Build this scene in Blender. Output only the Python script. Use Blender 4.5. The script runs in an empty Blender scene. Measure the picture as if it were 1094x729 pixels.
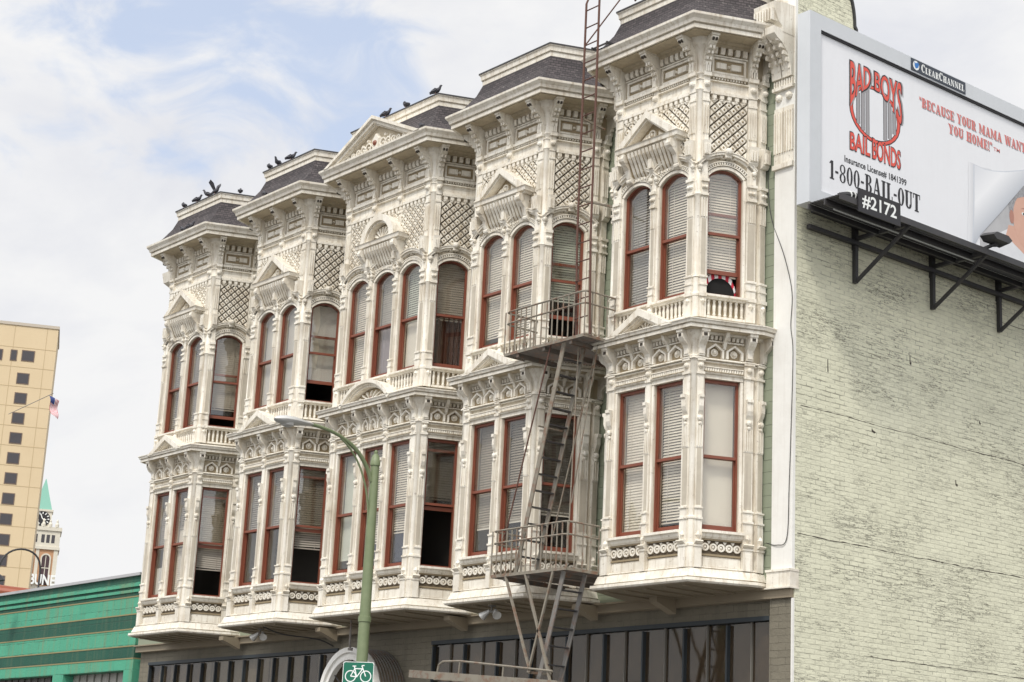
import bpy, math, random
from math import sin, cos, pi, radians, sqrt, atan2, tan
from mathutils import Vector, Matrix
random.seed(7)
S = bpy.context.scene
COL = S.collection
GZ = 6.2            # street level is z = 0; shapes below are written relative to the lower window sills, 6.2 m up

# ---------------------------------------------------------------- camera
CAM = Vector((18.597, -21.004, -4.590 + GZ))
yaw, pit, rol = radians(51.033), radians(15.051), radians(2.804)
fw = Vector((-sin(yaw)*cos(pit), cos(yaw)*cos(pit), sin(pit)))
rt = Vector((cos(yaw), sin(yaw), 0)); up = rt.cross(fw)
rt2 = rt*cos(rol) + up*sin(rol); up2 = up*cos(rol) - rt*sin(rol)
cd = bpy.data.cameras.new('camera'); cam = bpy.data.objects.new('camera', cd); COL.objects.link(cam)
cd.sensor_width = 36; cd.lens = 1920.235/1094*36; cd.clip_start = .1; cd.clip_end = 6000
cam.matrix_world = Matrix(((rt2.x, up2.x, -fw.x, CAM.x), (rt2.y, up2.y, -fw.y, CAM.y), (rt2.z, up2.z, -fw.z, CAM.z), (0, 0, 0, 1)))
S.camera = cam

# ---------------------------------------------------------------- sky, sun, exposure
SUN_EL, SUN_AZ = radians(52), radians(150)      # azimuth clockwise from +y: behind the camera, a little to its right
W = bpy.data.worlds.new('World'); S.world = W; W.use_nodes = True
nt = W.node_tree; nt.nodes.clear()
def N(tree, t, **kw):
    n = tree.nodes.new(t)
    for k, v in kw.items():
        if k.startswith('i_'):
            key = k[2:]
            n.inputs[int(key) if key.isdigit() else key.replace('_', ' ')].default_value = v
        else: setattr(n, k, v)
    return n
def ramp(tree, stops, interp='LINEAR'):
    n = tree.nodes.new('ShaderNodeValToRGB'); cr = n.color_ramp; cr.interpolation = interp
    while len(cr.elements) < len(stops): cr.elements.new(.5)
    for e, (p, c) in zip(cr.elements, stops): e.position = p; e.color = (c, c, c, 1) if not isinstance(c, tuple) else (*c, 1)
    return n
out = N(nt, 'ShaderNodeOutputWorld'); bg = N(nt, 'ShaderNodeBackground', i_Strength=.66)
sky = N(nt, 'ShaderNodeTexSky', sky_type='NISHITA', sun_disc=False, sun_elevation=SUN_EL, sun_rotation=SUN_AZ)
tc = N(nt, 'ShaderNodeTexCoord')
mp = N(nt, 'ShaderNodeMapping'); mp.inputs['Scale'].default_value = (1, 1, 1.8); mp.inputs['Location'].default_value = (.35, .1, .32)
no = N(nt, 'ShaderNodeTexNoise', i_Scale=15., i_Detail=9, i_Roughness=.55, i_Distortion=.5)
no2 = N(nt, 'ShaderNodeTexNoise', i_Scale=6.0, i_Detail=8, i_Roughness=.56, i_Distortion=.3)
SKY_K = .13
L = nt.links.new
def mth(op, a, b, clamp=False):
    n = N(nt, 'ShaderNodeMath', operation=op); n.use_clamp = clamp
    for i, v in enumerate((a, b)):
        if isinstance(v, (int, float)): n.inputs[i].default_value = v
        else: L(v, n.inputs[i])
    return n.outputs[0]
def near(d, c0, c1):                    # 0 far from direction d .. 1 at it
    n = N(nt, 'ShaderNodeVectorMath', operation='DOT_PRODUCT'); n.inputs[1].default_value = Vector(d).normalized(); L(tc.outputs['Generated'], n.inputs[0])
    r = N(nt, 'ShaderNodeMapRange', interpolation_type='SMOOTHSTEP'); r.inputs[1].default_value = c0; r.inputs[2].default_value = c1; L(n.outputs['Value'], r.inputs[0]); return r.outputs[0]
L(tc.outputs['Generated'], mp.inputs[0]); L(mp.outputs[0], no.inputs[0]); L(mp.outputs[0], no2.inputs[0])
# a band of breaks in the cloud to the north-west, closed overcast elsewhere
band = mth('MAXIMUM', mth('MAXIMUM', near((-.790, .467, .396), cos(radians(7.5)), cos(radians(.5))), mth('MULTIPLY', near((-.845, .375, .383), cos(radians(5.0)), cos(radians(.4))), .9)), mth('MULTIPLY', near((-.835, .403, .372), cos(radians(2.0)), cos(radians(.3))), .8))
gap = ramp(nt, [(.68, 0.), (.97, 1.)]); gap.color_ramp.interpolation = 'EASE'; L(mth('ADD', mth('MULTIPLY', band, .34), mth('MULTIPLY', mth('SUBTRACT', 1., no.outputs['Fac']), 1.05)), gap.inputs[0])
blue = mth('MULTIPLY', gap.outputs[0], .95, True)
skm = N(nt, 'ShaderNodeVectorMath', operation='SCALE'); skm.inputs['Scale'].default_value = SKY_K; L(sky.outputs[0], skm.inputs[0])
veil = N(nt, 'ShaderNodeMix', data_type='RGBA'); veil.inputs[0].default_value = .62; L(skm.outputs[0], veil.inputs[6]); veil.inputs[7].default_value = (.80, .90, 1.10, 1)
cl = ramp(nt, [(.34, (.77, .785, .84)), (.56, (.93, .93, .935))]); L(no2.outputs['Fac'], cl.inputs[0])
sd = Vector((sin(SUN_AZ)*cos(SUN_EL), cos(SUN_AZ)*cos(SUN_EL), sin(SUN_EL)))
# the overcast is brighter round the veiled sun
dot = N(nt, 'ShaderNodeVectorMath', operation='DOT_PRODUCT'); dot.inputs[1].default_value = sd; L(tc.outputs['Generated'], dot.inputs[0])
mr = N(nt, 'ShaderNodeMapRange'); mr.inputs[1].default_value = .25; mr.inputs[2].default_value = 1.; mr.inputs[3].default_value = 1.; mr.inputs[4].default_value = 2.1; L(dot.outputs['Value'], mr.inputs[0])
clm = N(nt, 'ShaderNodeVectorMath', operation='SCALE'); L(cl.outputs[0], clm.inputs[0]); L(mr.outputs[0], clm.inputs['Scale'])
mix = N(nt, 'ShaderNodeMix', data_type='RGBA'); L(blue, mix.inputs[0]); L(clm.outputs[0], mix.inputs[6]); L(veil.outputs[2], mix.inputs[7])
L(mix.outputs[2], bg.inputs[0]); L(bg.outputs[0], out.inputs[0])
sl = bpy.data.lights.new('sun', 'SUN'); sl.energy = 1.5; sl.angle = radians(10); sl.color = (1, .95, .87)
so = bpy.data.objects.new('sun', sl); COL.objects.link(so); so.location = (10, -30, 40)
so.rotation_euler = sd.to_track_quat('Z', 'Y').to_euler()
S.view_settings.view_transform = 'Standard'; S.view_settings.look = 'None'; S.view_settings.gamma = 1
S.view_settings.use_curve_mapping = False
S.view_settings.exposure = 0.58

# ---------------------------------------------------------------- materials
def mat(name, col, rough=.6, metal=0., dirt=0., dirtcol=(.25, .2, .15), dscale=1.5, bump=0., bscale=30., streak=0., spec=.5, rust=0., chips=0.):
    m = bpy.data.materials.new(name); m.use_nodes = True; t = m.node_tree; b = t.nodes['Principled BSDF']
    b.inputs['Roughness'].default_value = rough; b.inputs['Metallic'].default_value = metal
    b.inputs['Specular IOR Level'].default_value = spec
    c = N(t, 'ShaderNodeRGB'); c.outputs[0].default_value = (*col, 1); cur = c.outputs[0]
    g = N(t, 'ShaderNodeNewGeometry')
    def over(cur, fac, colr):
        x = N(t, 'ShaderNodeMix', data_type='RGBA'); t.links.new(fac, x.inputs[0]); t.links.new(cur, x.inputs[6]); x.inputs[7].default_value = (*colr, 1); return x.outputs[2]
    def scl(sock, k):
        x = N(t, 'ShaderNodeMath', operation='MULTIPLY'); t.links.new(sock, x.inputs[0]); x.inputs[1].default_value = k; return x.outputs[0]
    if dirt:
        n = N(t, 'ShaderNodeTexNoise', i_Scale=dscale, i_Detail=8, i_Roughness=.65); t.links.new(g.outputs['Position'], n.inputs[0])
        r = ramp(t, [(.42, 0.), (.72, 1.)]); t.links.new(n.outputs['Fac'], r.inputs[0]); cur = over(cur, scl(r.outputs[0], dirt), dirtcol)
    if streak:
        mpp = N(t, 'ShaderNodeMapping'); mpp.inputs['Scale'].default_value = (14, 14, .9); t.links.new(g.outputs['Position'], mpp.inputs[0])
        n = N(t, 'ShaderNodeTexNoise', i_Scale=1., i_Detail=4, i_Roughness=.6); t.links.new(mpp.outputs[0], n.inputs[0])
        r = ramp(t, [(.50, 0.), (.68, 1.)]); t.links.new(n.outputs['Fac'], r.inputs[0]); cur = over(cur, scl(r.outputs[0], streak), dirtcol)
    if chips:
        n = N(t, 'ShaderNodeTexNoise', i_Scale=16., i_Detail=6, i_Roughness=.72); t.links.new(g.outputs['Position'], n.inputs[0])
        r = ramp(t, [(.60, 0.), (.66, 1.)]); t.links.new(n.outputs['Fac'], r.inputs[0]); cur = over(cur, scl(r.outputs[0], chips), (.27, .22, .16))
    if rust:
        n = N(t, 'ShaderNodeTexNoise', i_Scale=6., i_Detail=6, i_Roughness=.7); t.links.new(g.outputs['Position'], n.inputs[0])
        r = ramp(t, [(.5, 0.), (.62, 1.)]); t.links.new(n.outputs['Fac'], r.inputs[0]); cur = over(cur, scl(r.outputs[0], rust), (.2, .085, .04))
    t.links.new(cur, b.inputs['Base Color'])
    if bump:
        n = N(t, 'ShaderNodeTexNoise', i_Scale=bscale, i_Detail=5); t.links.new(g.outputs['Position'], n.inputs[0])
        bp = N(t, 'ShaderNodeBump', i_Strength=bump, i_Distance=.02); t.links.new(n.outputs['Fac'], bp.inputs['Height']); t.links.new(bp.outputs[0], b.inputs['Normal'])
    return m
CREAM = mat('cream_paint', (.83, .79, .70), .55, dirt=.45, dirtcol=(.42, .335, .22), dscale=2.2, streak=.48, chips=.5, bump=.15, bscale=40)
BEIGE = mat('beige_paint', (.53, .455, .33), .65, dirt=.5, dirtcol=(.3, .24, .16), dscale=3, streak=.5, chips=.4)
BODY = mat('shaded_body_paint', (.66, .60, .49), .6, dirt=.5, dirtcol=(.38, .31, .22), dscale=2.5, streak=.5, chips=.45, bump=.15, bscale=40)  # bay walls darker than their cream, shade between the trim put into the colour
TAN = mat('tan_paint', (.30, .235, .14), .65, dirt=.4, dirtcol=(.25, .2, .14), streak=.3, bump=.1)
SHAFT = mat('stone_paint', (.52, .47, .38), .65, dirt=.5, dirtcol=(.36, .31, .25), dscale=4, streak=.5)
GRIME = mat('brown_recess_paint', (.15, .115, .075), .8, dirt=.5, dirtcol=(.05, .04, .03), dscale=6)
DARKREC = mat('dark_joint', (.045, .035, .025), .8)
SOFFIT = mat('soffit_paint', (.27, .225, .16), .7, dirt=.4, dirtcol=(.3, .25, .18))
GREENW = mat('sage_siding_paint', (.255, .285, .205), .6, dirt=.3, dirtcol=(.25, .27, .2), streak=.3)
RED = mat('red_sash_paint', (.215, .062, .033), .45, dirt=.3, dirtcol=(.12, .04, .03))
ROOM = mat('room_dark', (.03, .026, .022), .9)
WHITEP = mat('white_pier_paint', (.80, .79, .75), .55, dirt=.25, dirtcol=(.5, .46, .4), streak=.15, bump=.15, bscale=12)
STORE = mat('taupe_brick_paint', (.36, .33, .265), .7, dirt=.3, dirtcol=(.2, .18, .14))
MULL = mat('blue_grey_mullion', (.028, .036, .042), .5)
IRON = mat('pale_iron_paint', (.24, .215, .17), .65, dirt=.5, dirtcol=(.12, .1, .08), dscale=6, rust=.6, bump=.1)
RUSTY = mat('rusty_iron', (.115, .055, .04), .8, dirt=.5, dirtcol=(.09, .04, .03), dscale=8)
GREYIRON = mat('weathered_iron', (.19, .18, .165), .6, rust=.45)
GRATE = mat('rusted_grating', (.10, .085, .07), .7, rust=.5)
DKIRON = mat('dark_steel', (.035, .035, .038), .5, dirt=.3, dirtcol=(.1, .08, .07))
ALU = mat('grey_steel_paint', (.60, .625, .65), .45, dirt=.15, dirtcol=(.35, .36, .38))
POSTER = mat('poster_white', (.79, .80, .825), .4, dirt=.12, dirtcol=(.6, .6, .62), dscale=.9, streak=.06, bump=.25, bscale=2.2)
POLE = mat('green_pole_paint', (.165, .205, .105), .5, dirt=.3, dirtcol=(.3, .33, .2), dscale=5)
LAMPHD = mat('lamp_metal', (.55, .55, .53), .4, metal=.3)
SIGNG = mat('sign_green', (.0, .13, .075), .4)
SIGNW = mat('sign_white', (.82, .84, .82), .4)
BLACK = mat('black_print', (.015, .014, .017), .5)
REDP = mat('red_print', (.72, .09, .06), .5)
PINKP = mat('pale_red_print', (.66, .17, .15), .5)
GREYP = mat('grey_print', (.33, .32, .33), .5)
BIRD = mat('pigeon_feather', (.045, .045, .055), .7, dirt=.5, dirtcol=(.14, .14, .16), dscale=20)
WIRE = mat('black_cable', (.03, .03, .03), .6)
def two_axis(name, col):       # plain
    return mat(name, col, .6)
def slate():
    m = bpy.data.materials.new('slate_shingles'); m.use_nodes = True; t = m.node_tree; b = t.nodes['Principled BSDF']
    g = N(t, 'ShaderNodeNewGeometry'); sx = N(t, 'ShaderNodeSeparateXYZ'); t.links.new(g.outputs['Position'], sx.inputs[0])
    ad = N(t, 'ShaderNodeMath', operation='ADD'); t.links.new(sx.outputs[0], ad.inputs[0]); t.links.new(sx.outputs[1], ad.inputs[1])
    cb = N(t, 'ShaderNodeCombineXYZ'); t.links.new(ad.outputs[0], cb.inputs[0]); t.links.new(sx.outputs[2], cb.inputs[1])
    br = N(t, 'ShaderNodeTexBrick', i_Scale=1.); br.inputs['Brick Width'].default_value = .13; br.inputs['Row Height'].default_value = .062
    br.inputs['Mortar Size'].default_value = .008; br.inputs['Color1'].default_value = (.040, .033, .036, 1); br.inputs['Color2'].default_value = (.085, .070, .073, 1); br.inputs['Mortar'].default_value = (.02, .018, .018, 1)
    t.links.new(cb.outputs[0], br.inputs[0])
    n = N(t, 'ShaderNodeTexNoise', i_Scale=11., i_Detail=6, i_Roughness=.8); t.links.new(g.outputs['Position'], n.inputs[0])
    r = ramp(t, [(.62, 0.), (.68, .9)]); t.links.new(n.outputs['Fac'], r.inputs[0])
    x = N(t, 'ShaderNodeMix', data_type='RGBA'); t.links.new(r.outputs[0], x.inputs[0]); t.links.new(br.outputs['Color'], x.inputs[6]); x.inputs[7].default_value = (.38, .36, .33, 1)   # droppings
    t.links.new(x.outputs[2], b.inputs['Base Color']); b.inputs['Roughness'].default_value = .8
    bp = N(t, 'ShaderNodeBump', i_Strength=.8, i_Distance=.02); bp.invert = True; t.links.new(br.outputs['Fac'], bp.inputs['Height']); t.links.new(bp.outputs[0], b.inputs['Normal'])
    return m
SLATE = slate()
def brickmat(name, col, dark, ax='y', bw=.215, rh=.075, crack=.9, patch=.6, ms=.007, tint=(.5, .5, .36), ridge=False, streak=0., scol=(.36, .35, .25)):
    m = bpy.data.materials.new(name); m.use_nodes = True; t = m.node_tree; b = t.nodes['Principled BSDF']; K = t.links.new
    g = N(t, 'ShaderNodeNewGeometry'); nd = N(t, 'ShaderNodeTexNoise', i_Scale=5., i_Detail=4); K(g.outputs['Position'], nd.inputs[0])
    off = N(t, 'ShaderNodeVectorMath', operation='SCALE'); off.inputs['Scale'].default_value = .035; K(nd.outputs['Color'], off.inputs[0])
    add = N(t, 'ShaderNodeVectorMath', operation='ADD'); K(g.outputs['Position'], add.inputs[0]); K(off.outputs[0], add.inputs[1])
    sx = N(t, 'ShaderNodeSeparateXYZ'); K(add.outputs[0], sx.inputs[0]); cb = N(t, 'ShaderNodeCombineXYZ')
    K(sx.outputs[1 if ax == 'y' else 0], cb.inputs[0]); K(sx.outputs[2], cb.inputs[1])
    br = N(t, 'ShaderNodeTexBrick', i_Scale=1.); br.inputs['Brick Width'].default_value = bw; br.inputs['Row Height'].default_value = rh
    br.inputs['Mortar Size'].default_value = ms; br.inputs['Mortar Smooth'].default_value = .35; br.inputs['Color1'].default_value = (0, 0, 0, 1); br.inputs['Color2'].default_value = (1, 1, 1, 1); K(cb.outputs[0], br.inputs[0])
    mpp = N(t, 'ShaderNodeMapping'); mpp.inputs['Scale'].default_value = (.5, .5, 1.1); K(g.outputs['Position'], mpp.inputs[0])
    big = N(t, 'ShaderNodeTexNoise', i_Scale=.9, i_Detail=5, i_Roughness=.6); K(mpp.outputs[0], big.inputs[0])
    mp2 = N(t, 'ShaderNodeMapping'); mp2.inputs['Scale'].default_value = (3, 3, 11); K(g.outputs['Position'], mp2.inputs[0])
    sm = N(t, 'ShaderNodeTexNoise', i_Scale=1.3, i_Detail=4, i_Roughness=.6); K(mp2.outputs[0], sm.inputs[0])
    rb = ramp(t, [(patch-.22, .12), (patch+.14, .8)]); K(big.outputs['Fac'], rb.inputs[0])
    rs = ramp(t, [(.47, 0.), (.56, 1.)]); K(sm.outputs['Fac'], rs.inputs[0])
    m1 = N(t, 'ShaderNodeMath', operation='MULTIPLY'); K(rb.outputs[0], m1.inputs[0]); K(rs.outputs[0], m1.inputs[1])
    m2 = N(t, 'ShaderNodeMath', operation='MULTIPLY'); K(m1.outputs[0], m2.inputs[0]); K(br.outputs['Fac'], m2.inputs[1])
    m3 = N(t, 'ShaderNodeMath', operation='MULTIPLY'); K(m2.outputs[0], m3.inputs[0]); m3.inputs[1].default_value = crack
    crk = m3.outputs[0]
    if ridge:      # open joints: ragged thin dark lines running along the courses
        prev = crk
        for sc, wd, lo, hi in (((.55, .55, 6.), .012, .46, .56), ((1.5, 1.5, 13.), .022, .46, .60)):
            mq = N(t, 'ShaderNodeMapping'); mq.inputs['Scale'].default_value = sc; K(g.outputs['Position'], mq.inputs[0])
            nr = N(t, 'ShaderNodeTexNoise', i_Scale=1.6, i_Detail=5, i_Roughness=.62, i_Distortion=.2); K(mq.outputs[0], nr.inputs[0])
            q1 = N(t, 'ShaderNodeMath', operation='SUBTRACT'); K(nr.outputs['Fac'], q1.inputs[0]); q1.inputs[1].default_value = .5
            q2 = N(t, 'ShaderNodeMath', operation='ABSOLUTE'); K(q1.outputs[0], q2.inputs[0])
            rr_ = ramp(t, [(wd*.35, 1.), (wd, 0.)]); K(q2.outputs[0], rr_.inputs[0])
            mk = N(t, 'ShaderNodeTexNoise', i_Scale=.55 if wd < .02 else .8, i_Detail=6, i_Roughness=.7); K(mpp.outputs[0], mk.inputs[0])
            rk = ramp(t, [(lo+.02, 0.), (hi, .85)]); K(mk.outputs['Fac'], rk.inputs[0])
            q3 = N(t, 'ShaderNodeMath', operation='MULTIPLY'); K(rr_.outputs[0], q3.inputs[0]); K(rk.outputs[0], q3.inputs[1])
            q4 = N(t, 'ShaderNodeMath', operation='MAXIMUM'); K(prev, q4.inputs[0]); K(q3.outputs[0], q4.inputs[1]); prev = q4.outputs[0]
        crk = prev
    base = N(t, 'ShaderNodeMix', data_type='RGBA'); base.inputs[6].default_value = (*col, 1); base.inputs[7].default_value = (*tint, 1)
    fa = ramp(t, [(.35, 0.), (.75, .4)]); n3 = N(t, 'ShaderNodeTexNoise', i_Scale=.7, i_Detail=9, i_Roughness=.7); K(g.outputs['Position'], n3.inputs[0]); K(n3.outputs['Fac'], fa.inputs[0]); K(fa.outputs[0], base.inputs[0])
    br2 = N(t, 'ShaderNodeMix', data_type='RGBA', blend_type='MULTIPLY'); br2.inputs[0].default_value = .10; K(base.outputs[2], br2.inputs[6]); K(br.outputs['Color'], br2.inputs[7])
    colr = br2.outputs[2]
    if streak:
        ms_ = N(t, 'ShaderNodeMapping'); ms_.inputs['Scale'].default_value = (5, 5, .35); K(g.outputs['Position'], ms_.inputs[0])
        ns = N(t, 'ShaderNodeTexNoise', i_Scale=1., i_Detail=6, i_Roughness=.65); K(ms_.outputs[0], ns.inputs[0]); rs2 = ramp(t, [(.50, 0.), (.72, streak)]); K(ns.outputs['Fac'], rs2.inputs[0])
        xs = N(t, 'ShaderNodeMix', data_type='RGBA'); K(rs2.outputs[0], xs.inputs[0]); K(colr, xs.inputs[6]); xs.inputs[7].default_value = (*scol, 1); colr = xs.outputs[2]
    x = N(t, 'ShaderNodeMix', data_type='RGBA'); K(crk, x.inputs[0]); K(colr, x.inputs[6]); x.inputs[7].default_value = (*dark, 1)
    K(x.outputs[2], b.inputs['Base Color']); b.inputs['Roughness'].default_value = .75
    fine = N(t, 'ShaderNodeTexNoise', i_Scale=22., i_Detail=5); K(g.outputs['Position'], fine.inputs[0])
    ma = N(t, 'ShaderNodeMath', operation='MULTIPLY'); ma.inputs[1].default_value = -.9; K(br.outputs['Fac'], ma.inputs[0])
    mb = N(t, 'ShaderNodeMath', operation='ADD'); K(ma.outputs[0], mb.inputs[0]); K(fine.outputs['Fac'], mb.inputs[1])
    bp = N(t, 'ShaderNodeBump', i_Strength=.55, i_Distance=.015); K(mb.outputs[0], bp.inputs['Height']); K(bp.outputs[0], b.inputs['Normal'])
    return m
BRICKG = brickmat('sage_painted_brick', (.76, .75, .58), (.055, .046, .032), patch=.54, crack=.8, tint=(.66, .65, .48), ridge=True, ms=.010, bw=.23, rh=.078, streak=.10)
STOREB = brickmat('taupe_painted_brick', (.20, .18, .135), (.08, .07, .05), ax='x', bw=.3, rh=.11, crack=.8, patch=.4, ms=.006, tint=(.17, .15, .11), streak=.4, scol=(.09, .08, .06))
BRICKR = brickmat('red_brick', (.33, .10, .055), (.2, .16, .13), ax='x', bw=.3, rh=.1, crack=.9, patch=.4, tint=(.25, .07, .04))
def glass(name, tint=(1, 1, 1), refl=.16, rough=.02):
    m = bpy.data.materials.new(name); m.use_nodes = True; t = m.node_tree; t.nodes.clear()
    o = N(t, 'ShaderNodeOutputMaterial'); tr = N(t, 'ShaderNodeBsdfTransparent'); tr.inputs[0].default_value = (*tint, 1)
    gl = N(t, 'ShaderNodeBsdfGlossy', i_Roughness=rough); lw = N(t, 'ShaderNodeLayerWeight', i_Blend=.5)
    pw = N(t, 'ShaderNodeMath', operation='POWER'); pw.inputs[1].default_value = 4.; t.links.new(lw.outputs['Facing'], pw.inputs[0]); mp = N(t, 'ShaderNodeMath', operation='MULTIPLY_ADD'); mp.inputs[1].default_value = .75; mp.inputs[2].default_value = refl*.5; mp.use_clamp = True
    mx = N(t, 'ShaderNodeMixShader'); K = t.links.new; K(pw.outputs[0], mp.inputs[0]); K(mp.outputs[0], mx.inputs[0]); K(tr.outputs[0], mx.inputs[1]); K(gl.outputs[0], mx.inputs[2]); K(mx.outputs[0], o.inputs[0])
    n = N(t, 'ShaderNodeTexNoise', i_Scale=1.2, i_Detail=2); g = N(t, 'ShaderNodeNewGeometry'); K(g.outputs['Position'], n.inputs[0])
    bp = N(t, 'ShaderNodeBump', i_Strength=.08, i_Distance=.05); K(n.outputs['Fac'], bp.inputs['Height']); K(bp.outputs[0], gl.inputs['Normal'])
    return m
GLASS = glass('window_glass', (.97, .96, .935))
GLASSD = glass('smoked_shop_glass', (.78, .75, .70), .1, .05)

# ---------------------------------------------------------------- mesh helpers
class Fr:
    """frame of one wall face: s along it, z up, o outwards"""
    def __init__(f, ox, oy, ux, uy, oz=0.):
        f.o = Vector((ox, oy, oz)); f.u = Vector((ux, uy, 0)).normalized(); f.n = Vector((f.u.y, -f.u.x, 0))
    def p(f, s, z, o): return f.o + f.u*s + f.n*o + Vector((0, 0, z))
ORG = {}
class MB:
    def __init__(b): b.v = []; b.f = []; b.m = []; b.mats = []; b.cur = 0
    def use(b, m):
        if m not in b.mats: b.mats.append(m)
        b.cur = b.mats.index(m); return b
    def add(b, vs, fs):
        n = len(b.v); b.v += [tuple(v) for v in vs]; b.f += [tuple(i+n for i in f) for f in fs]; b.m += [b.cur]*len(fs)
    def box(b, F, s0, s1, z0, z1, o0, o1):
        vs = [F.p(s, z, o) for o in (o0, o1) for z in (z0, z1) for s in (s0, s1)]
        b.add(vs, [(0, 2, 3, 1), (4, 5, 7, 6), (0, 1, 5, 4), (2, 6, 7, 3), (0, 4, 6, 2), (1, 3, 7, 5)])
    def prism(b, F, pts, o0, o1, shrink=1., back=True):
        n = len(pts); cs = sum(p[0] for p in pts)/n; cz = sum(p[1] for p in pts)/n
        vs = [F.p(s, z, o0) for s, z in pts] + [F.p(cs+(s-cs)*shrink, cz+(z-cz)*shrink, o1) for s, z in pts]
        fs = [tuple(range(n, 2*n))] + [(i, (i+1) % n, n+(i+1) % n, n+i) for i in range(n)]
        if back: fs.append(tuple(range(n-1, -1, -1)))
        b.add(vs, fs)
    def sprism(b, F, prof, s0, s1):      # profile [(o, z)] run along s
        n = len(prof); vs = [F.p(s0, z, o) for o, z in prof] + [F.p(s1, z, o) for o, z in prof]
        b.add(vs, [tuple(range(n)), tuple(range(2*n-1, n-1, -1))] + [(i, n+i, n+(i+1) % n, (i+1) % n) for i in range(n)])
    def strip(b, F, a, c, o0, o1):       # band between two polylines of (s, z), extruded
        n = len(a); vs = []
        for o in (o0, o1): vs += [F.p(s, z, o) for s, z in a] + [F.p(s, z, o) for s, z in c]
        fs = []
        for i in range(n-1):
            fs += [(i, i+1, n+i+1, n+i), (2*n+i, 3*n+i, 3*n+i+1, 2*n+i+1), (i, 2*n+i, 2*n+i+1, i+1), (n+i, n+i+1, 3*n+i+1, 3*n+i)]
        fs += [(0, n, 3*n, 2*n), (n-1, 3*n-1, 4*n-1, 2*n-1)]
        b.add(vs, fs)
    def sweep(b, path, prof, z=0.):      # mitred moulding round a plan path, outward = right of travel
        P = [Vector((x, y)) for x, y in path]; k = len(P); M = []
        for i in range(k):
            d0 = (P[i]-P[i-1]).normalized() if i else None; d1 = (P[i+1]-P[i]).normalized() if i < k-1 else None
            d0 = d0 or d1; d1 = d1 or d0
            n0 = Vector((d0.y, -d0.x)); n1 = Vector((d1.y, -d1.x)); m = (n0+n1); m = m/(m.dot(n0)); M.append(m)
        n = len(prof); vs = [(P[i].x+M[i].x*o, P[i].y+M[i].y*o, zz+z) for i in range(k) for o, zz in prof]
        fs = [(i*n+j, i*n+(j+1) % n, (i+1)*n+(j+1) % n, (i+1)*n+j) for i in range(k-1) for j in range(n)]
        fs += [tuple(range(n-1, -1, -1)), tuple(range((k-1)*n, k*n))]
        b.add(vs, fs)
    def slab(b, poly, z0, z1):
        n = len(poly); vs = [(x, y, z0) for x, y in poly]+[(x, y, z1) for x, y in poly]
        b.add(vs, [tuple(range(n-1, -1, -1)), tuple(range(n, 2*n))]+[(i, (i+1) % n, n+(i+1) % n, n+i) for i in range(n)])
    def lathe(b, c, axis, prof, n=10, a0=0., a1=2*pi):   # prof [(r, h)] about axis through c
        c = Vector(c); ax = Vector(axis).normalized(); t = Vector((0, 0, 1)) if abs(ax.z) < .9 else Vector((1, 0, 0))
        e1 = ax.cross(t).normalized(); e2 = ax.cross(e1); k = len(prof); vs = []
        for r, h in prof:
            for i in range(n):
                a = 2*pi*i/n; vs.append(c+ax*h+(e1*cos(a)+e2*sin(a))*r)
        fs = [(j*n+i, j*n+(i+1) % n, (j+1)*n+(i+1) % n, (j+1)*n+i) for j in range(k-1) for i in range(n)]
        fs += [tuple(range(n-1, -1, -1)), tuple(range((k-1)*n, k*n))]
        b.add(vs, fs)
    def boss(b, F, s, z, o, r, h, n=10):
        b.lathe(F.p(s, z, o), F.n, [(r, 0), (r*.92, h*.45), (r*.6, h*.85), (r*.05, h)], n)
    def ring(b, F, s, z, o, r, t, h, n=12):
        b.strip(F, [(s+r*cos(2*pi*i/n), z+r*sin(2*pi*i/n)) for i in range(n+1)], [(s+(r-t)*cos(2*pi*i/n), z+(r-t)*sin(2*pi*i/n)) for i in range(n+1)], o, o+h)
    def tube(b, pts, r, n=6):
        pts = [Vector(p) for p in pts]; k = len(pts); vs = []
        pe = None
        for i, p in enumerate(pts):
            d = (pts[min(i+1, k-1)]-pts[max(i-1, 0)]).normalized()
            t = Vector((0, 0, 1)) if abs(d.z) < .95 else Vector((1, 0, 0))
            e1 = d.cross(t).normalized() if pe is None else (pe-d*pe.dot(d)).normalized(); pe = e1; e2 = d.cross(e1)
            rr = r[i] if isinstance(r, (list, tuple)) else r
            vs += [p+(e1*cos(2*pi*j/n)+e2*sin(2*pi*j/n))*rr for j in range(n)]
        fs = [(i*n+j, i*n+(j+1) % n, (i+1)*n+(j+1) % n, (i+1)*n+j) for i in range(k-1) for j in range(n)]
        fs += [tuple(range(n-1, -1, -1)), tuple(range((k-1)*n, k*n))]
        b.add(vs, fs)
    def bar(b, p, q, w, h, side=(0, 0, 1)):   # rectangular bar p->q
        p = Vector(p); q = Vector(q); d = (q-p).normalized(); e2 = Vector(side); e1 = d.cross(e2)
        if e1.length < 1e-4: e1 = d.cross(Vector((1, 0, 0)))
        e1.normalize(); e2 = e1.cross(d)
        vs = [x+e1*(i*w/2)+e2*(j*h/2) for x in (p, q) for i, j in ((-1, -1), (1, -1), (1, 1), (-1, 1))]
        b.add(vs, [(0, 1, 2, 3), (7, 6, 5, 4), (0, 4, 5, 1), (1, 5, 6, 2), (2, 6, 7, 3), (3, 7, 4, 0)])
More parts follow.
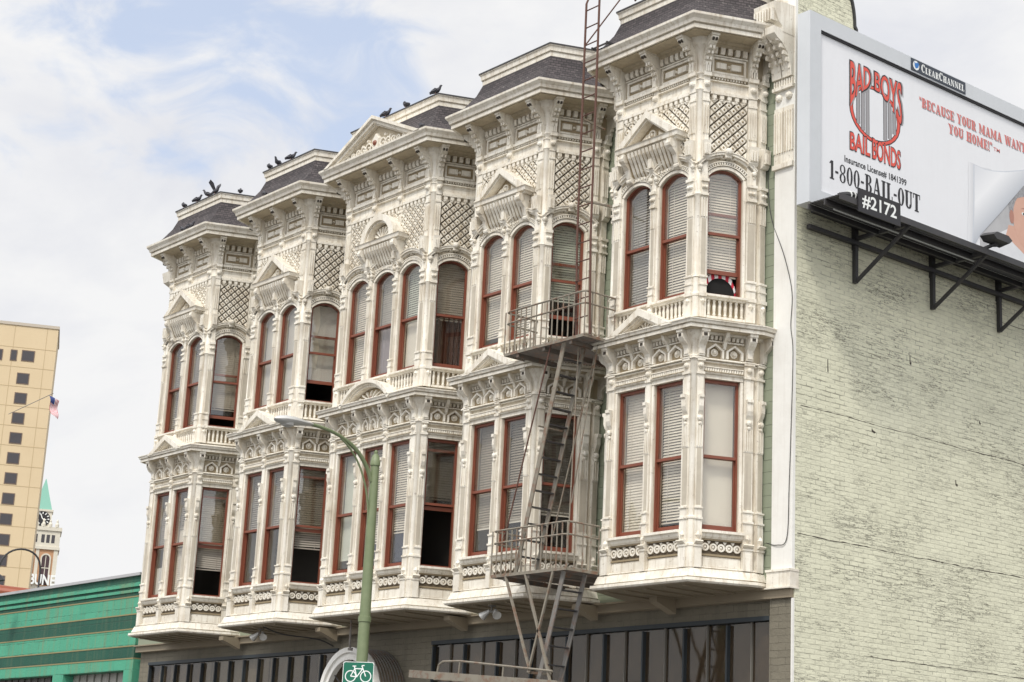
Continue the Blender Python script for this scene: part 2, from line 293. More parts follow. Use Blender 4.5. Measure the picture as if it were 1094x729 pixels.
    def build(b, name, parent=None, smooth=False, m=None):
        org = ORG.get(parent.name, Vector((0, 0, 0))) if parent else Vector((0, 0, 0))
        me = bpy.data.meshes.new(name); me.from_pydata([(x-org.x, y-org.y, z-org.z) for x, y, z in b.v], [], b.f)
        for mm in (b.mats or [m or CREAM]): me.materials.append(mm)
        if len(b.mats) > 1: me.polygons.foreach_set('material_index', b.m)
        import bmesh
        bm = bmesh.new(); bm.from_mesh(me); bmesh.ops.recalc_face_normals(bm, faces=bm.faces); bm.to_mesh(me); bm.free()
        if smooth:
            me.polygons.foreach_set('use_smooth', [True]*len(me.polygons))
            me.set_sharp_from_angle(angle=radians(40))
        o = bpy.data.objects.new(name, me); COL.objects.link(o)
        if parent: o.parent = parent
        ORG[o.name] = org
        return o
def thing(name, label, cat, loc=(0, 0, 0), group=None):
    o = bpy.data.objects.new(name, None); COL.objects.link(o); o.location = loc; o.empty_display_size = .3
    ORG[o.name] = Vector(loc); o['label'] = label; o['category'] = cat
    if group: o['group'] = group
    return o
def tag(o, label, cat, group=None):
    o['label'] = label; o['category'] = cat
    if group: o['group'] = group
    return o
def recentre(o):                         # a one-mesh thing gets its origin at its own base
    xs = [v.co for v in o.data.vertices]; c = Vector(((min(v.x for v in xs)+max(v.x for v in xs))/2, (min(v.y for v in xs)+max(v.y for v in xs))/2, min(v.z for v in xs)))
    o.data.transform(Matrix.Translation(-c)); o.location = o.location + c; return o
def copy_tree(o, parent):
    c = o.copy(); COL.objects.link(c); c.parent = parent
    for ch in list(o.children): copy_tree(ch, c)
    return c

# ---------------------------------------------------------------- ground
def sheet(name, x0, x1, y0, y1, z, m, kind='structure'):
    b = MB().use(m); b.add([(x0, y0, z), (x1, y0, z), (x1, y1, z), (x0, y1, z)], [(0, 1, 2, 3)]); o = b.build(name); o['kind'] = kind; return o
ASPH = mat('asphalt', (.05, .05, .052), .85, dirt=.4, dirtcol=(.08, .078, .075), bump=.3)
CONC = mat('concrete', (.24, .23, .215), .8, dirt=.4, dirtcol=(.22, .21, .2), bump=.2)
EARTH = mat('town_ground', (.09, .088, .08), .9, dirt=.4, dirtcol=(.12, .12, .11))
sheet('ground', -1500, 1500, -1500, 1500, -GZ-.02, EARTH)
sheet('road', -300, 300, -19, -4.6, -GZ-.008, ASPH)
k = MB().use(CONC); Fg = Fr(0, 0, 1, 0); k.box(Fg, -300, 300, -GZ-.018, -GZ+.13, .001, 4.45); o = k.build('sidewalk'); o['kind'] = 'structure'
k = MB().use(CONC); k.box(Fg, -300, 300, -GZ-.018, -GZ+.125, 4.453, 4.6); o = k.build('kerb'); o['kind'] = 'structure'
k = MB().use(CONC); k.box(Fg, -300, 300, -GZ-.018, -GZ+.13, 19.15, 24); o = k.build('far_sidewalk'); o['kind'] = 'structure'
k = MB().use(SIGNW)
for i in range(-40, 40): k.box(Fg, i*7.2, i*7.2+3, -GZ-.0075, -GZ-.003, 11.7, 11.82)
o = k.build('road_marking'); o['kind'] = 'structure'

# ---------------------------------------------------------------- the Victorian building
BD = thing('victorian_building', 'cream Victorian building with five ornate bays, slate mansards and pale green brick side wall', 'building', (-10.4, 0, -GZ))
XL, XR0 = -20.9, 0.
TH = radians(67); DP = 1.319; LA_ = 1.02
BX = [-3.07, -6.968, -11.32, -14.80, -18.769]; BW = [1.973, 1.973, 2.92, 1.973, 1.973]
NW = [(.22, .88), (1.09, 1.75)]; WW = [(.25, .91), (1.12, 1.80), (2.01, 2.67)]
AW = (.17, .78)
Z_SP, Z_RISE = 5.83, .15
WY = .17
FW = Fr(0, -WY, 1, 0)    # street wall: s = x, o outwards from y = -0.17

b = MB().use(GREENW)                       # upper street wall with siding grooves
z = -.9
while z < 8.2:
    b.box(FW, XL, -.436, z, z+.185, -.30, 0.); z += .19
b.box(FW, XL, -.47, 8.2, 8.95, -.30, -.002)
b.build('street_wall', BD)
for (sx0, sx1, z0, z1) in []: pass
# side wall of painted brick, with the curved gable end
b = MB().use(BRICKG)
prof = [(.02-WY, -GZ), (30, -GZ), (30, 8.3), (1.32, 8.3), (1.30, 8.9)]
for i in range(9):
    a = i/8*pi/2; prof.append((1.26-.36*(1-cos(a)), 8.95+.75*sin(a)))
prof += [(.45, 9.75), (.02-WY, 9.75)]
FS = Fr(0, 0, 0, 1)      # side wall: s = y, o = +x
b.prism(FS, prof, -.3, 0)
b.build('side_wall', BD)
rr = random.Random(11)
for z0, y0, y1, wd in ((-.02, -.1, 9.5, .011), (2.02, -.05, 9.0, .009), (4.55, 5.2, 9.5, .008), (-1.75, 1.6, 8.2, .009)):     # long open bed joints
    b = MB().use(DARKREC); y = y0; n_ = 0; up_, lo_ = [], []; z = z0
    while y < y1:
        z += rr.uniform(-.006, .006)+(z0-z)*.1; h = wd*rr.uniform(.25, 1.3); up_.append((y, z+h)); lo_.append((y, z-h*.5)); y += rr.uniform(.05, .13)
    b.strip(FS, up_, lo_, -.004, .0008); b.build('open_joint', BD)
for y, z, a_, c_ in ((2.7, 3.25, .05, .16), (.6, 2.7, .03, .22), (3.9, 1.35, .07, .10), (1.7, 1.9, .1, .05), (4.6, 2.55, .05, .05)):      # knocked-out chips
    b = MB().use(DARKREC); b.prism(FS, [(y, z), (y+a_*.7, z-.02), (y+a_, z+c_*.2), (y+.025, z+.03), (y+.018, z+c_), (y, z+c_*.9)], -.004, .0012); b.build('chipped_patch', BD)
b = MB().use(mat('coping_tar', (.05, .05, .05), .8))
pp = prof[3:]
b.strip(FS, [(s+.02, z) for s, z in pp[:-1]], [(s+.05, z+.04) for s, z in pp[:-1]], -.32, .03)
b.build('gable_coping', BD)
b = MB().use(mat('roof_tar', (.06, .06, .06), .9)); b.slab([(XL, .301), (-.301, .301), (-.301, 30), (XL, 30)], 8.0, 8.28); b.build('flat_roof', BD)
b = MB().use(STORE); b.box(FW, XL, XL+.3, -GZ, 8.0, -30, -.31); b.box(FW, XL+.3, -.301, -GZ, 8.0, -30, -29.7); b.build('rear_walls', BD)
# slate parapet behind the bays
b = MB().use(SLATE); b.sprism(FW, [(-.003, 8.955), (.25, 8.45), (-.3, 8.45), (-.3, 8.955)], XL, -.49); b.build('mansard_slope', BD)
b = MB().use(CREAM); b.sweep([(XL, -WY), (-.49, -WY)], [(-.3, 7.9), (.06, 7.9), (.08, 8.1), (.30, 8.2), (.36, 8.44), (-.3, 8.44)]); b.build('wall_cornice', BD)

# corner pier
b = MB().use(WHITEP); b.box(FW, -.435, -.001, -.84, 9.78, -.30, .04)
b.box(FW, -.035, -.002, -GZ, -1.03, -.30, .02)
b.build('corner_pier', BD)
b = MB().use(CREAM)
b.box(FW, -.48, .012, -.86, -.60, -.1, .10); b.box(FW, -.49, .02, -.62, -.585, -.1, .12)
b.box(FW, -.49, .02, -.885, -.86, -.1, .13)
b.build('pier_base', BD)
b = MB().use(CREAM)
Fp = Fr(0, -WY+.02, 1, 0)
b.box(Fp, -.445, -.25, 6.1, 7.1, .05, .075); b.box(Fp, -.225, -.03, 6.1, 7.1, .05, .075)
for s0 in (-.455, -.235):
    for q in range(4): b.box(Fp, s0+.02+q*.055, s0+.045+q*.055, 6.3, 7.02, .075, .1)
    b.boss(Fp, s0+.11, 7.28, .06, .07, .07)
    b.box(Fp, s0, s0+.23, 7.40, 7.46, .06, .13)
    for q in range(4): b.box(Fp, s0+.02+q*.055, s0+.05+q*.055, 7.46, 7.58, .06, .11)
b.box(Fp, -.46, -.02, 6.02, 6.10, .05, .11)
b.build('pier_panel', BD)
CB = [(0, 7.60), (.06, 7.60), (.08, 7.74), (.13, 7.90), (.24, 8.02), (.34, 8.07), (.40, 8.12), (.41, 8.22), (0, 8.22)]
def bracket_mb(b, F, c, wd, prof, o=0.):
    b.sprism(F, [(oo+o, z) for oo, z in prof], c-wd/2, c+wd/2)
b = MB().use(CREAM)
for c in (-.35, -.12):
    bracket_mb(b, Fp, c, .2, [(o*1.25, 7.6+(z-7.6)*1.2) for o, z in CB], .06)
    for q in range(5):
        b.box(Fp, c-.085, c-.045, 7.72+q*.1, 7.79+q*.1, .10+.06*q, .17+.075*q+.0); b.box(Fp, c+.045, c+.085, 7.72+q*.1, 7.79+q*.1, .10+.06*q, .17+.075*q)
b.build('pier_bracket', BD)
b = MB().use(CREAM)
b.sprism(Fp, [(-.02, 8.30), (.36, 8.30), (.38, 8.40), (.46, 8.46), (.56, 8.66), (.58, 8.78), (.30, 8.84), (-.02, 8.86)], -.47, -.015)
for q in range(7): b.box(Fp, -.45+q*.062, -.42+q*.062, 8.46, 8.68, .42, .60)
b.build('pier_cornice', BD)
b = MB().use(CREAM)
for q in range(14):
    a = q*2.4; r = .05+.016*q; b.boss(Fp, -.28+r*.6*cos(a), 9.2+r*sin(a), .05, .05, .08, 8)
b.box(Fp, -.45, -.02, 9.62, 9.70, .05, .12); b.build('pier_ornament', BD)

# --- bay pieces ----------------------------------------------------------
def arc(s0, s1, zs, rise, n=14, t=0.):
    h = (s1-s0)/2; R = (h*h+rise*rise)/(2*rise); c = (s0+s1)/2; zc = zs+rise-R; A = math.asin(h/R)
    return [(c+(R+t)*sin(-A+2*A*i/n), zc+(R+t)*cos(-A+2*A*i/n)) for i in range(n+1)]
def pilaster(F, s0, s1, par, flat=False):
    b = MB().use(CREAM); c = (s0+s1)/2; w = s1-s0; e = .012
    def bx(z0, z1, o, g=None):
        g = (0. if o == .06 else .004) if g is None else g
        b.box(F, s0-g, s1+g, z0, z1, -.02-g*.1, o)
    # lower storey
    bx(-.62, -.30, .10); bx(-.30, -.27, .115, e); bx(-.27, .13, .085)
    b.prism(F, [(c-.05, -.12), (c, -.19), (c+.05, -.12), (c, -.05)], .085, .135, .3)
    b.sprism(F, [(0, -.2), (.13, -.2), (.16, -.22), (.085, -.27), (0, -.27)], s0-.01, s1+.01)
    bx(.13, .16, .105, e); bx(.30, .325, .10, e); bx(.13, .33, .08)
    bx(.33, 2.74, .06)
    bx(1.27, 1.29, .07)
    nf = 4 if w > .14 else 3
    for q in range(nf):
        x = s0+w*(.12+.76*q/(nf-1)); b.box(F, x-.009, x+.009, 1.29, 1.63, .06, .082)
    # console
    b.sprism(F, [(.05, 2.12), (.15, 2.12), (.15, 2.07), (.125, 2.05), (.125, 1.93), (.10, 1.86), (.06, 1.80)], c-w*.33, c+w*.33)
    b.lathe(F.p(c, 1.74, .085), F.n, [(.05, -.03), (.045, .02), (.01, .035)], 8)
    b.lathe(F.p(c, 1.66, .075), F.n, [(.03, -.03), (.03, .015), (.005, .025)], 8)
    bx(2.46, 2.50, .085, e); b.boss(F, c, 2.60, .06, .05, .06); bx(2.68, 2.74, .09, e)
    # upper storey
    bx(3.40, 3.74, .085); b.prism(F, [(c-.05, 3.66), (c, 3.59), (c+.05, 3.66), (c, 3.73)], .085, .13, .3); bx(3.74, 3.80, .11, e)
    bx(3.80, 4.06, .085); bx(4.06, 4.09, .105, e); bx(3.93, 3.955, .10, e)
    bx(4.09, 7.30, .06)
    for q in range(nf):
        x = s0+w*(.12+.76*q/(nf-1)); b.box(F, x-.009, x+.009, 5.10, 5.42, .06, .082)
        b.box(F, x-.009, x+.009, 6.55, 7.05, .06, .082)
    bx(5.46, 5.50, .10, e); bx(5.50, 5.70, .08); bx(5.70, 5.75, .11, e)
    b.boss(F, c-w*.22, 5.6, .08, .035, .05, 8); b.boss(F, c+w*.22, 5.6, .08, .035, .05, 8)
    b.sprism(F, [(.05, 6.08), (.10, 6.08), (.13, 6.12), (.16, 6.34), (.17, 6.40), (.05, 6.42)], s0-.008, s1+.008)
    for q in range(3):
        x = s0+w*(.2+.3*q); b.box(F, x-.012, x+.012, 6.15, 6.33, .1, .178)
    bx(7.12, 7.16, .075); bx(7.28, 7.62, .075); b.boss(F, c, 7.42, .075, .055, .07); bx(7.56, 7.63, .12, e)
    for q in range(3):
        x = s0+w*(.22+.28*q); b.box(F, x-.012, x+.012, 7.63, 7.74, .06, .13)
    # stone-coloured shaft panels
    b.use(SHAFT); b.box(F, s0+.018, s1-.018, .36, 1.26, .05, .0655); b.box(F, s0+.018, s1-.018, 4.12, 5.07, .05, .0655)
    return b.build('pilaster', par)
def column(x, y, par):
    b = MB().use(CREAM)
    pr = [(.075, -.62), (.075, -.3), (.085, -.29), (.085, -.26), (.062, -.24), (.062, .13), (.075, .14), (.075, .17), (.055, .19), (.055, 2.46), (.07, 2.48), (.07, 2.7), (.085, 2.72), (.085, 2.76), (.055, 2.78), (.055, 2.95), (.10, 3.02), (.17, 3.12), (.19, 3.165)]
    b.lathe((x, y, 0), (0, 0, 1), pr, 10)
    pr = [(.075, 3.40), (.075, 3.74), (.085, 3.75), (.085, 3.79), (.062, 3.81), (.062, 4.06), (.075, 4.07), (.055, 4.1), (.055, 5.44), (.08, 5.48), (.06, 5.55), (.08, 5.7), (.055, 5.75), (.055, 7.28), (.08, 7.32), (.06, 7.36), (.06, 7.56), (.09, 7.6), (.055, 7.66), (.05, 7.80), (.06, 7.82), (.07, 7.94), (.12, 8.04), (.19, 8.10), (.20, 8.17), (.24, 8.215)]
    b.lathe((x, y, 0), (0, 0, 1), pr, 10)
    return b.build('corner_column', par, True)
def clip_rect(poly, x0, x1, z0, z1):
    for ax, lim, sg in ((0, x0, 1), (0, x1, -1), (1, z0, 1), (1, z1, -1)):
        out = []
        for i in range(len(poly)):
            p, q = poly[i-1], poly[i]; a = (p[ax]-lim)*sg; c = (q[ax]-lim)*sg
            if a*c < 0: t = a/(a-c); out.append((p[0]+(q[0]-p[0])*t, p[1]+(q[1]-p[1])*t))
            if c >= 0: out.append(q)
        poly = out
        if len(poly) < 3: return []
    return poly
def lattice(F, s0, s1, z0, z1, par):
    b = MB().use(DARKREC); b.box(F, s0, s1, z0, z1, -.01, .006); b.use(CREAM)
    P = .168; h = .074; n = max(1, round((s1-s0)/P)); px = (s1-s0)/n; k = int((z1-z0)/px*2)+2
    for j in range(k):
        for i in range(-1, n+1):
            cx = s0+px*(i+.5+(.5 if j % 2 else 0)); cz = z1-px/2*j
            hh = px*.425
            pl = clip_rect([(cx-hh, cz), (cx, cz-hh), (cx+hh, cz), (cx, cz+hh)], s0, s1, z0, z1)
            if pl: b.prism(F, pl, .006, .05, .78, back=False)
            if s0+.02 < cx < s1-.02 and z0+.02 < cz < z1-.02: b.use(TAN); b.boss(F, cx, cz, .05, .02, .016, 6); b.use(CREAM)
    return b.build('lattice_panel', par)
def drops(F, s0, s1, par):
    b = MB().use(CREAM); b.box(F, s0, s1, 7.26, 7.31, -.01, .085); n = round((s1-s0)/.125)
    for i in range(n):
        c = s0+(s1-s0)*(i+.5)/n
        b.box(F, c-.036, c+.036, 7.19, 7.26, 0., .075); b.lathe(F.p(c, 7.19, .038), (0, 0, 1), [(.008, -.06), (.034, -.03), (.036, 0)], 8)
    return b.build('drop_moulding', par)
def frieze(F, s0, s1, par):
    b = MB().use(CREAM); z0, z1 = 7.66, 7.95
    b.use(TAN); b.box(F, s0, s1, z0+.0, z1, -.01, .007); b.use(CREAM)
    for (a, c, d, e) in ((s0, s1, z0, z0+.035), (s0, s1, z1-.035, z1)): b.box(F, a, c, d, e, 0, .035)
    for (a, c) in ((s0, s0+.035), (s1-.035, s1)): b.box(F, a, c, z0+.035, z1-.035, 0, .035)
    zc = (z0+z1)/2; m = (s0+s1)/2
    b.prism(F, [(s0+.075, zc-.06), (m-.035, zc-.06), (m-.035, zc+.06), (s0+.075, zc+.06)], .004, .04, .85)
    b.prism(F, [(m+.035, zc-.06), (s1-.075, zc-.06), (s1-.075, zc+.06), (m+.035, zc+.06)], .004, .04, .85)
    b.boss(F, m, zc, .004, .03, .04, 8)
    b.box(F, s0-.02, s1+.02, 7.58, 7.635, -.01, .075)
    n = max(2, round((s1-s0)/.05))
    for i in range(n): c = s0+(s1-s0)*(i+.5)/n; b.box(F, c-.012, c+.012, 7.545, 7.58, 0, .055)
    return b.build('frieze_panel', par)
def dentils(F, s0, s1, z0, z1, pitch, dep, par, name='dentil_row'):
    b = MB().use(CREAM); n = max(1, round((s1-s0)/pitch)); b.box(F, s0, s1, z0-.03, z0-.008, -.01, .05)
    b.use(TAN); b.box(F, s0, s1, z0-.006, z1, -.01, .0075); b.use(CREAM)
    for i in range(n):
        c = s0+(s1-s0)*(i+.5)/n; g = (s1-s0)/n*.29
        b.sprism(F, [(.0, z0+.01), (dep*.75, z0+.01), (dep, z0+.05), (dep, z1), (0, z1)], c-g, c+g)
    return b.build(name, par)
def topbracket(F, c, par):
    b = MB().use(CREAM); bracket_mb(b, F, c, .13, CB)
    for q, (o, z) in enumerate(((.085, 7.74), (.115, 7.83), (.175, 7.915), (.245, 7.98))):
        b.box(F, c-.05, c-.012, z, z+.055, o-.04, o+.045); b.box(F, c+.012, c+.05, z, z+.055, o-.04, o+.045)
    b.box(F, c-.075, c+.075, 8.16, 8.215, 0, .43)
    b.use(DARKREC); b.box(F, c-.045, c-.012, 8.085, 8.125, .36, .408); b.box(F, c+.012, c+.045, 8.085, 8.125, .36, .408)
    return b.build('cornice_bracket', par)
def midbracket(F, c, par, big=True):
    b = MB().use(CREAM)
    if big:
        bracket_mb(b, F, c, .12, [(0, 2.76), (.085, 2.76), (.09, 2.86), (.12, 2.93), (.19, 2.98), (.24, 3.04), (.245, 3.17), (0, 3.17)])
        b.box(F, c-.045, c+.045, 2.79, 2.9, .08, .1); b.box(F, c-.07, c+.07, 3.12, 3.168, 0, .26)
        b.use(DARKREC); b.box(F, c-.03, c+.03, 3.05, 3.1, .2, .2485)
    else:
        bracket_mb(b, F, c, .06, [(0, 2.95), (.05, 2.95), (.08, 3.02), (.16, 3.08), (.2, 3.17), (0, 3.17)])
        b.lathe(F.p(c, 2.95, .035), (0, 0, 1), [(.006, -.06), (.03, -.03), (.025, 0), (.03, .02)], 7)
    return b.build('small_bracket' if not big else 'console_bracket', par)
def niche(F, s0, s1, par):
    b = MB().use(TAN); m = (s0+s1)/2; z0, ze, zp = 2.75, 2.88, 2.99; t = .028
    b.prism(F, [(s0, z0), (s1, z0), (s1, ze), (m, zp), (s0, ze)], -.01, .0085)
    b.use(CREAM)
    o1 = [(s0-.01, z0), (s0-.01, ze), (m, zp), (s1+.01, ze), (s1+.01, z0)]; o2 = [(s0+t, z0), (s0+t, ze-.01), (m, zp-t-.01), (s1-t, ze-.01), (s1-t, z0)]
    b.strip(F, o1, o2, -.005, .075)
    b.ring(F, m, 2.845, .006, .062, .02, .02, 10); b.boss(F, m, 2.845, .006, .042, .06, 10)
    return b.build('niche_panel', par)
def roundels(F, s0, s1, par):
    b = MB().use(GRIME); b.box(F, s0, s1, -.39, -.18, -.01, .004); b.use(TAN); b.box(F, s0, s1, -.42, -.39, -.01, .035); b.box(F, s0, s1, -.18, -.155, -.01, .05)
    b.use(CREAM); n = 5; g = (s1-s0)/n
    for i in range(n):
        c = s0+g*(i+.5); b.ring(F, c, -.285, .004, g*.47, .028, .04, 12); b.boss(F, c, -.285, .004, .03, .045, 8)
        if i: b.prism(F, [(c-g/2-.03, -.19), (c-g/2, -.24), (c-g/2+.03, -.19)], .004, .03)
    b.box(F, s0, s1, -.60, -.43, -.01, .012); b.prism(F, [(s0+.03, -.585), (s1-.03, -.585), (s1-.03, -.45), (s0+.03, -.45)], .012, .03, .97)
    b.sprism(F, [(-.02, -.155), (.06, -.155), (.09, -.125), (.10, -.075), (.14, -.07), (.14, -.03), (-.02, -.015)], s0-.02, s1+.02)
    return b.build('roundel_panel', par)
def balusters(F, s0, s1, par):
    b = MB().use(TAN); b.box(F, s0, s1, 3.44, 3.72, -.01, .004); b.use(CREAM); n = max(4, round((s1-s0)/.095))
    for i in range(n):
        c = s0+(s1-s0)*(i+.5)/n; b.lathe(F.p(c, 0, .03), (0, 0, 1), [(.02, 3.44), (.03, 3.47), (.022, 3.5), (.03, 3.6), (.02, 3.67), (.028, 3.69), (.024, 3.72)], 7)
    b.box(F, s0, s1, 3.40, 3.44, -.01, .07); b.sprism(F, [(-.02, 3.72), (.07, 3.72), (.08, 3.75), (.13, 3.755), (.13, 3.79), (-.02, 3.797)], s0-.02, s1+.02)
    return b.build('balustrade', par)
def lowcase(F, s0, s1, par):
    b = MB().use(CREAM); t = .05
    b.box(F, s0-t, s0-.002, -.03, 2.41, -.01, .03); b.box(F, s1+.002, s1+t, -.03, 2.41, -.01, .03); b.box(F, s0-t, s1+t, 2.412, 2.48, -.01, .04)
    b.sprism(F, [(-.01, 2.48), (.07, 2.48), (.085, 2.50), (-.01, 2.52)], s0-t, s1+t)
    n = round((s1-s0+2*t)/.042)
    for i in range(n):
        c = s0-t+(s1-s0+2*t)*(i+.5)/n; b.prism(F, [(c-.018, 2.535), (c+.012, 2.535), (c+.02, 2.585), (c-.01, 2.585)], -.005, .045)
    b.box(F, s0-t, s1+t, 2.59, 2.605, -.01, .055)
    return b.build('window_casing', par)
def upcase(F, s0, s1, par, boss=False, k=0.):
    b = MB().use(CREAM); t = .05; zs = Z_SP
    b.box(F, s0-t, s0-.002, 3.8, zs, -.01, .03); b.box(F, s1+.002, s1+t, 3.8, zs, -.01, .03)
    b.strip(F, arc(s0, s1, zs, Z_RISE), arc(s0, s1, zs, Z_RISE, 14, t), -.01, .03)
    b.strip(F, arc(s0, s1, zs, Z_RISE, 14, t+.012), arc(s0, s1, zs, Z_RISE, 14, t+.025), -.01, .05)
    a = arc(s0, s1, zs, Z_RISE, 20, t+.03); c = arc(s0, s1, zs, Z_RISE, 20, t+.065)
    for i in range(20):
        if i < 20: b.strip(F, [a[i], (a[i][0]*.45+a[i+1][0]*.55, a[i][1]*.45+a[i+1][1]*.55)], [c[i], (c[i][0]*.45+c[i+1][0]*.55, c[i][1]*.45+c[i+1][1]*.55)], -.005, .05)
    b.strip(F, arc(s0, s1, zs, Z_RISE, 14, t+.07), arc(s0, s1, zs, Z_RISE, 14, t+.085), -.01, .055)
    # hood mould
    for (d0, d1, oo) in ((.20, .235, .06), (.235, .275, .10), (.275, .29, .115)):
        b.strip(F, arc(s0, s1, zs, Z_RISE, 14, d0), arc(s0, s1, zs, Z_RISE, 14, d1), -.01-k, oo+k)
    for sg, e in ((-1, s0), (1, s1)):
        x = arc(s0, s1, zs, Z_RISE, 14, .235)[0 if sg < 0 else -1]
        b.lathe(F.p(x[0]-sg*.012, x[1]-.02, .05), F.n, [(.045, -.06), (.045, .04+k), (.02, .06+k)], 9)
        b.lathe(F.p(x[0]-sg*.012, x[1]-.085, .04), F.n, [(.022, -.05), (.022, .03+k), (.01, .04+k)], 7)
    if boss:
        m = (s0+s1)/2; b.box(F, m-.05, m+.05, zs+Z_RISE+.18, zs+Z_RISE+.33, 0, .12); b.boss(F, m, zs+Z_RISE+.28, .12, .065, .07, 10)
    return b.build('window_hood', par)
def hood_ped(F, c, par, round_=False):
    b = MB().use(CREAM); hw = .64
    b.sweep([(0, 0)]*0 or [(F.p(c-hw, 0, -.0).x, F.p(c-hw, 0, 0).y), (F.p(c-hw, 0, .18).x, F.p(c-hw, 0, .18).y), (F.p(c+hw, 0, .18).x, F.p(c+hw, 0, .18).y), (F.p(c+hw, 0, 0).x, F.p(c+hw, 0, 0).y)],
            [(-.17, 6.50), (.04, 6.50), (.05, 6.53), (.10, 6.535), (.11, 6.60), (.13, 6.615), (-.17, 6.62)])
    if not round_:
        for (d, oo) in ((0, .30), (.035, .26)):
            h2 = hw+.1-d*1.6; zp = 7.15-d
            b.strip(F, [(c-h2, 6.625), (c, zp), (c+h2, 6.625)], [(c-h2+.19, 6.625), (c, zp-.13), (c+h2-.19, 6.625)], 0., oo)
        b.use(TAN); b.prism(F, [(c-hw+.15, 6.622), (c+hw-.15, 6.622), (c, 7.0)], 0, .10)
        b.use(CREAM); b.ring(F, c, 6.76, .10, .085, .025, .04); b.boss(F, c, 6.76, .10, .04, .06)
        for sg in (-1, 1): b.prism(F, [(c+sg*.12, 6.65), (c+sg*.4, 6.65), (c+sg*.12, 6.82)], .1, .13, .7)
    else:
        n = 16; R = .56
        def half(r): return [(c+r*cos(pi-pi*i/n), 6.622+r*.92*sin(pi-pi*i/n)) for i in range(n+1)]
        b.strip(F, half(R), half(R-.14), 0, .30); b.strip(F, half(R-.14), half(R-.18), 0, .25)
        b.use(TAN); b.prism(F, half(R-.17), 0, .10); b.use(CREAM)
        for q in range(9):
            a = pi*(q+.5)/9; p0 = (c+.07*cos(a), 6.63+.07*sin(a)); p1 = (c+.33*cos(a), 6.63+.30*sin(a)); dx, dz = -sin(a)*.035, cos(a)*.035
            b.prism(F, [(p0[0]-dx*.3, p0[1]-dz*.3), (p1[0]-dx, p1[1]-dz), (p1[0]+dx, p1[1]+dz), (p0[0]+dx*.3, p0[1]+dz*.3)], .1, .15, .8)
        b.boss(F, c, 6.65, .1, .07, .07)
    # ribbed cove and end scrolls
    cove = [(0, 6.08), (.05, 6.1), (.10, 6.16), (.17, 6.3), (.25, 6.42), (.27, 6.50), (0, 6.50)]
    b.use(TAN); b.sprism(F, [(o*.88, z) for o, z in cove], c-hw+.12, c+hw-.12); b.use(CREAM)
    for q in range(11):
        x = c-hw+.2+(2*hw-.4)*q/10; b.sprism(F, cove, x-.026, x+.026)
    for sg in (-1, 1):
        x = c+sg*(hw-.07); b.sprism(F, [(0, 6.02), (.06, 6.02), (.12, 6.12), (.16, 6.25), (.25, 6.33), (.30, 6.42), (.30, 6.50), (0, 6.50)], x-.05, x+.05)
        b.lathe(F.p(x-.055, 6.42, .25), F.u, [(.07, 0), (.07, .11)], 10); b.lathe(F.p(x-.06, 6.08, .07), F.u, [(.05, 0), (.05, .12)], 10)
    n = round(2*(hw-.15)/.07)
    for i in range(n): x = c-hw+.16+2*(hw-.16)*(i+.5)/n; b.box(F, x-.018, x+.018, 6.05, 6.09, 0, .06)
    return b.build('hood_pediment', par)
def mid_ped(F, c, hw, par, arch=False):
    b = MB().use(CREAM); zb = 3.262
    if not arch:
        for (d, oo) in ((0, .345), (.03, .30), (.055, .26)):
            h2 = hw-d*2.2; zp = 3.665-d
            b.strip(F, [(c-h2, zb), (c, zp), (c+h2, zb)], [(c-h2+.22, zb), (c, zp-.125), (c+h2-.22, zb)], 0., oo)
        b.use(TAN); b.prism(F, [(c-hw+.25, zb), (c+hw-.25, zb), (c, 3.50)], 0, .12); b.use(CREAM)
        fr = .17
    else:
        n = 16
        def a_(t): return arc(c-hw, c+hw, zb, .44, n, t)
        b.strip(F, a_(0), a_(-.07), 0, .345); b.strip(F, a_(-.07), a_(-.10), 0, .30); b.strip(F, a_(-.1), a_(-.135), 0, .26)
        b.use(TAN); b.prism(F, arc(c-hw+.16, c+hw-.16, zb, .29, n), 0, .12); b.use(CREAM); fr = .24
    for q in range(9):
        a = pi*(q+.5)/9; k = fr*(1.0 if arch else (.9+.25*sin(a))); kx = 1.9 if arch else 1.35
        p0 = (c+.05*cos(a), zb+.02+.05*sin(a)); p1 = (c+k*kx*cos(a), zb+.02+k*.9*sin(a)); dx, dz = -sin(a)*.022, cos(a)*.022
        b.prism(F, [(p0[0]-dx*.4, p0[1]-dz*.4), (p1[0]-dx, p1[1]-dz), (p1[0]+dx, p1[1]+dz), (p0[0]+dx*.4, p0[1]+dz*.4)], .12, .17, .85)
        b.boss(F, p1[0], p1[1], .12, .026, .05, 7)
    b.boss(F, c, zb+.03, .12, .05, .06)
    if arch:
        for sg in (-1, 1):
            for q in range(3): b.ring(F, c+sg*(.42+.11*q), zb+.06, .12, .05-.006*q, .018, .04, 9)
        b.use(RED); b.boss(F, c, zb+.1, .16, .035, .03)
    return b.build('middle_pediment', par)
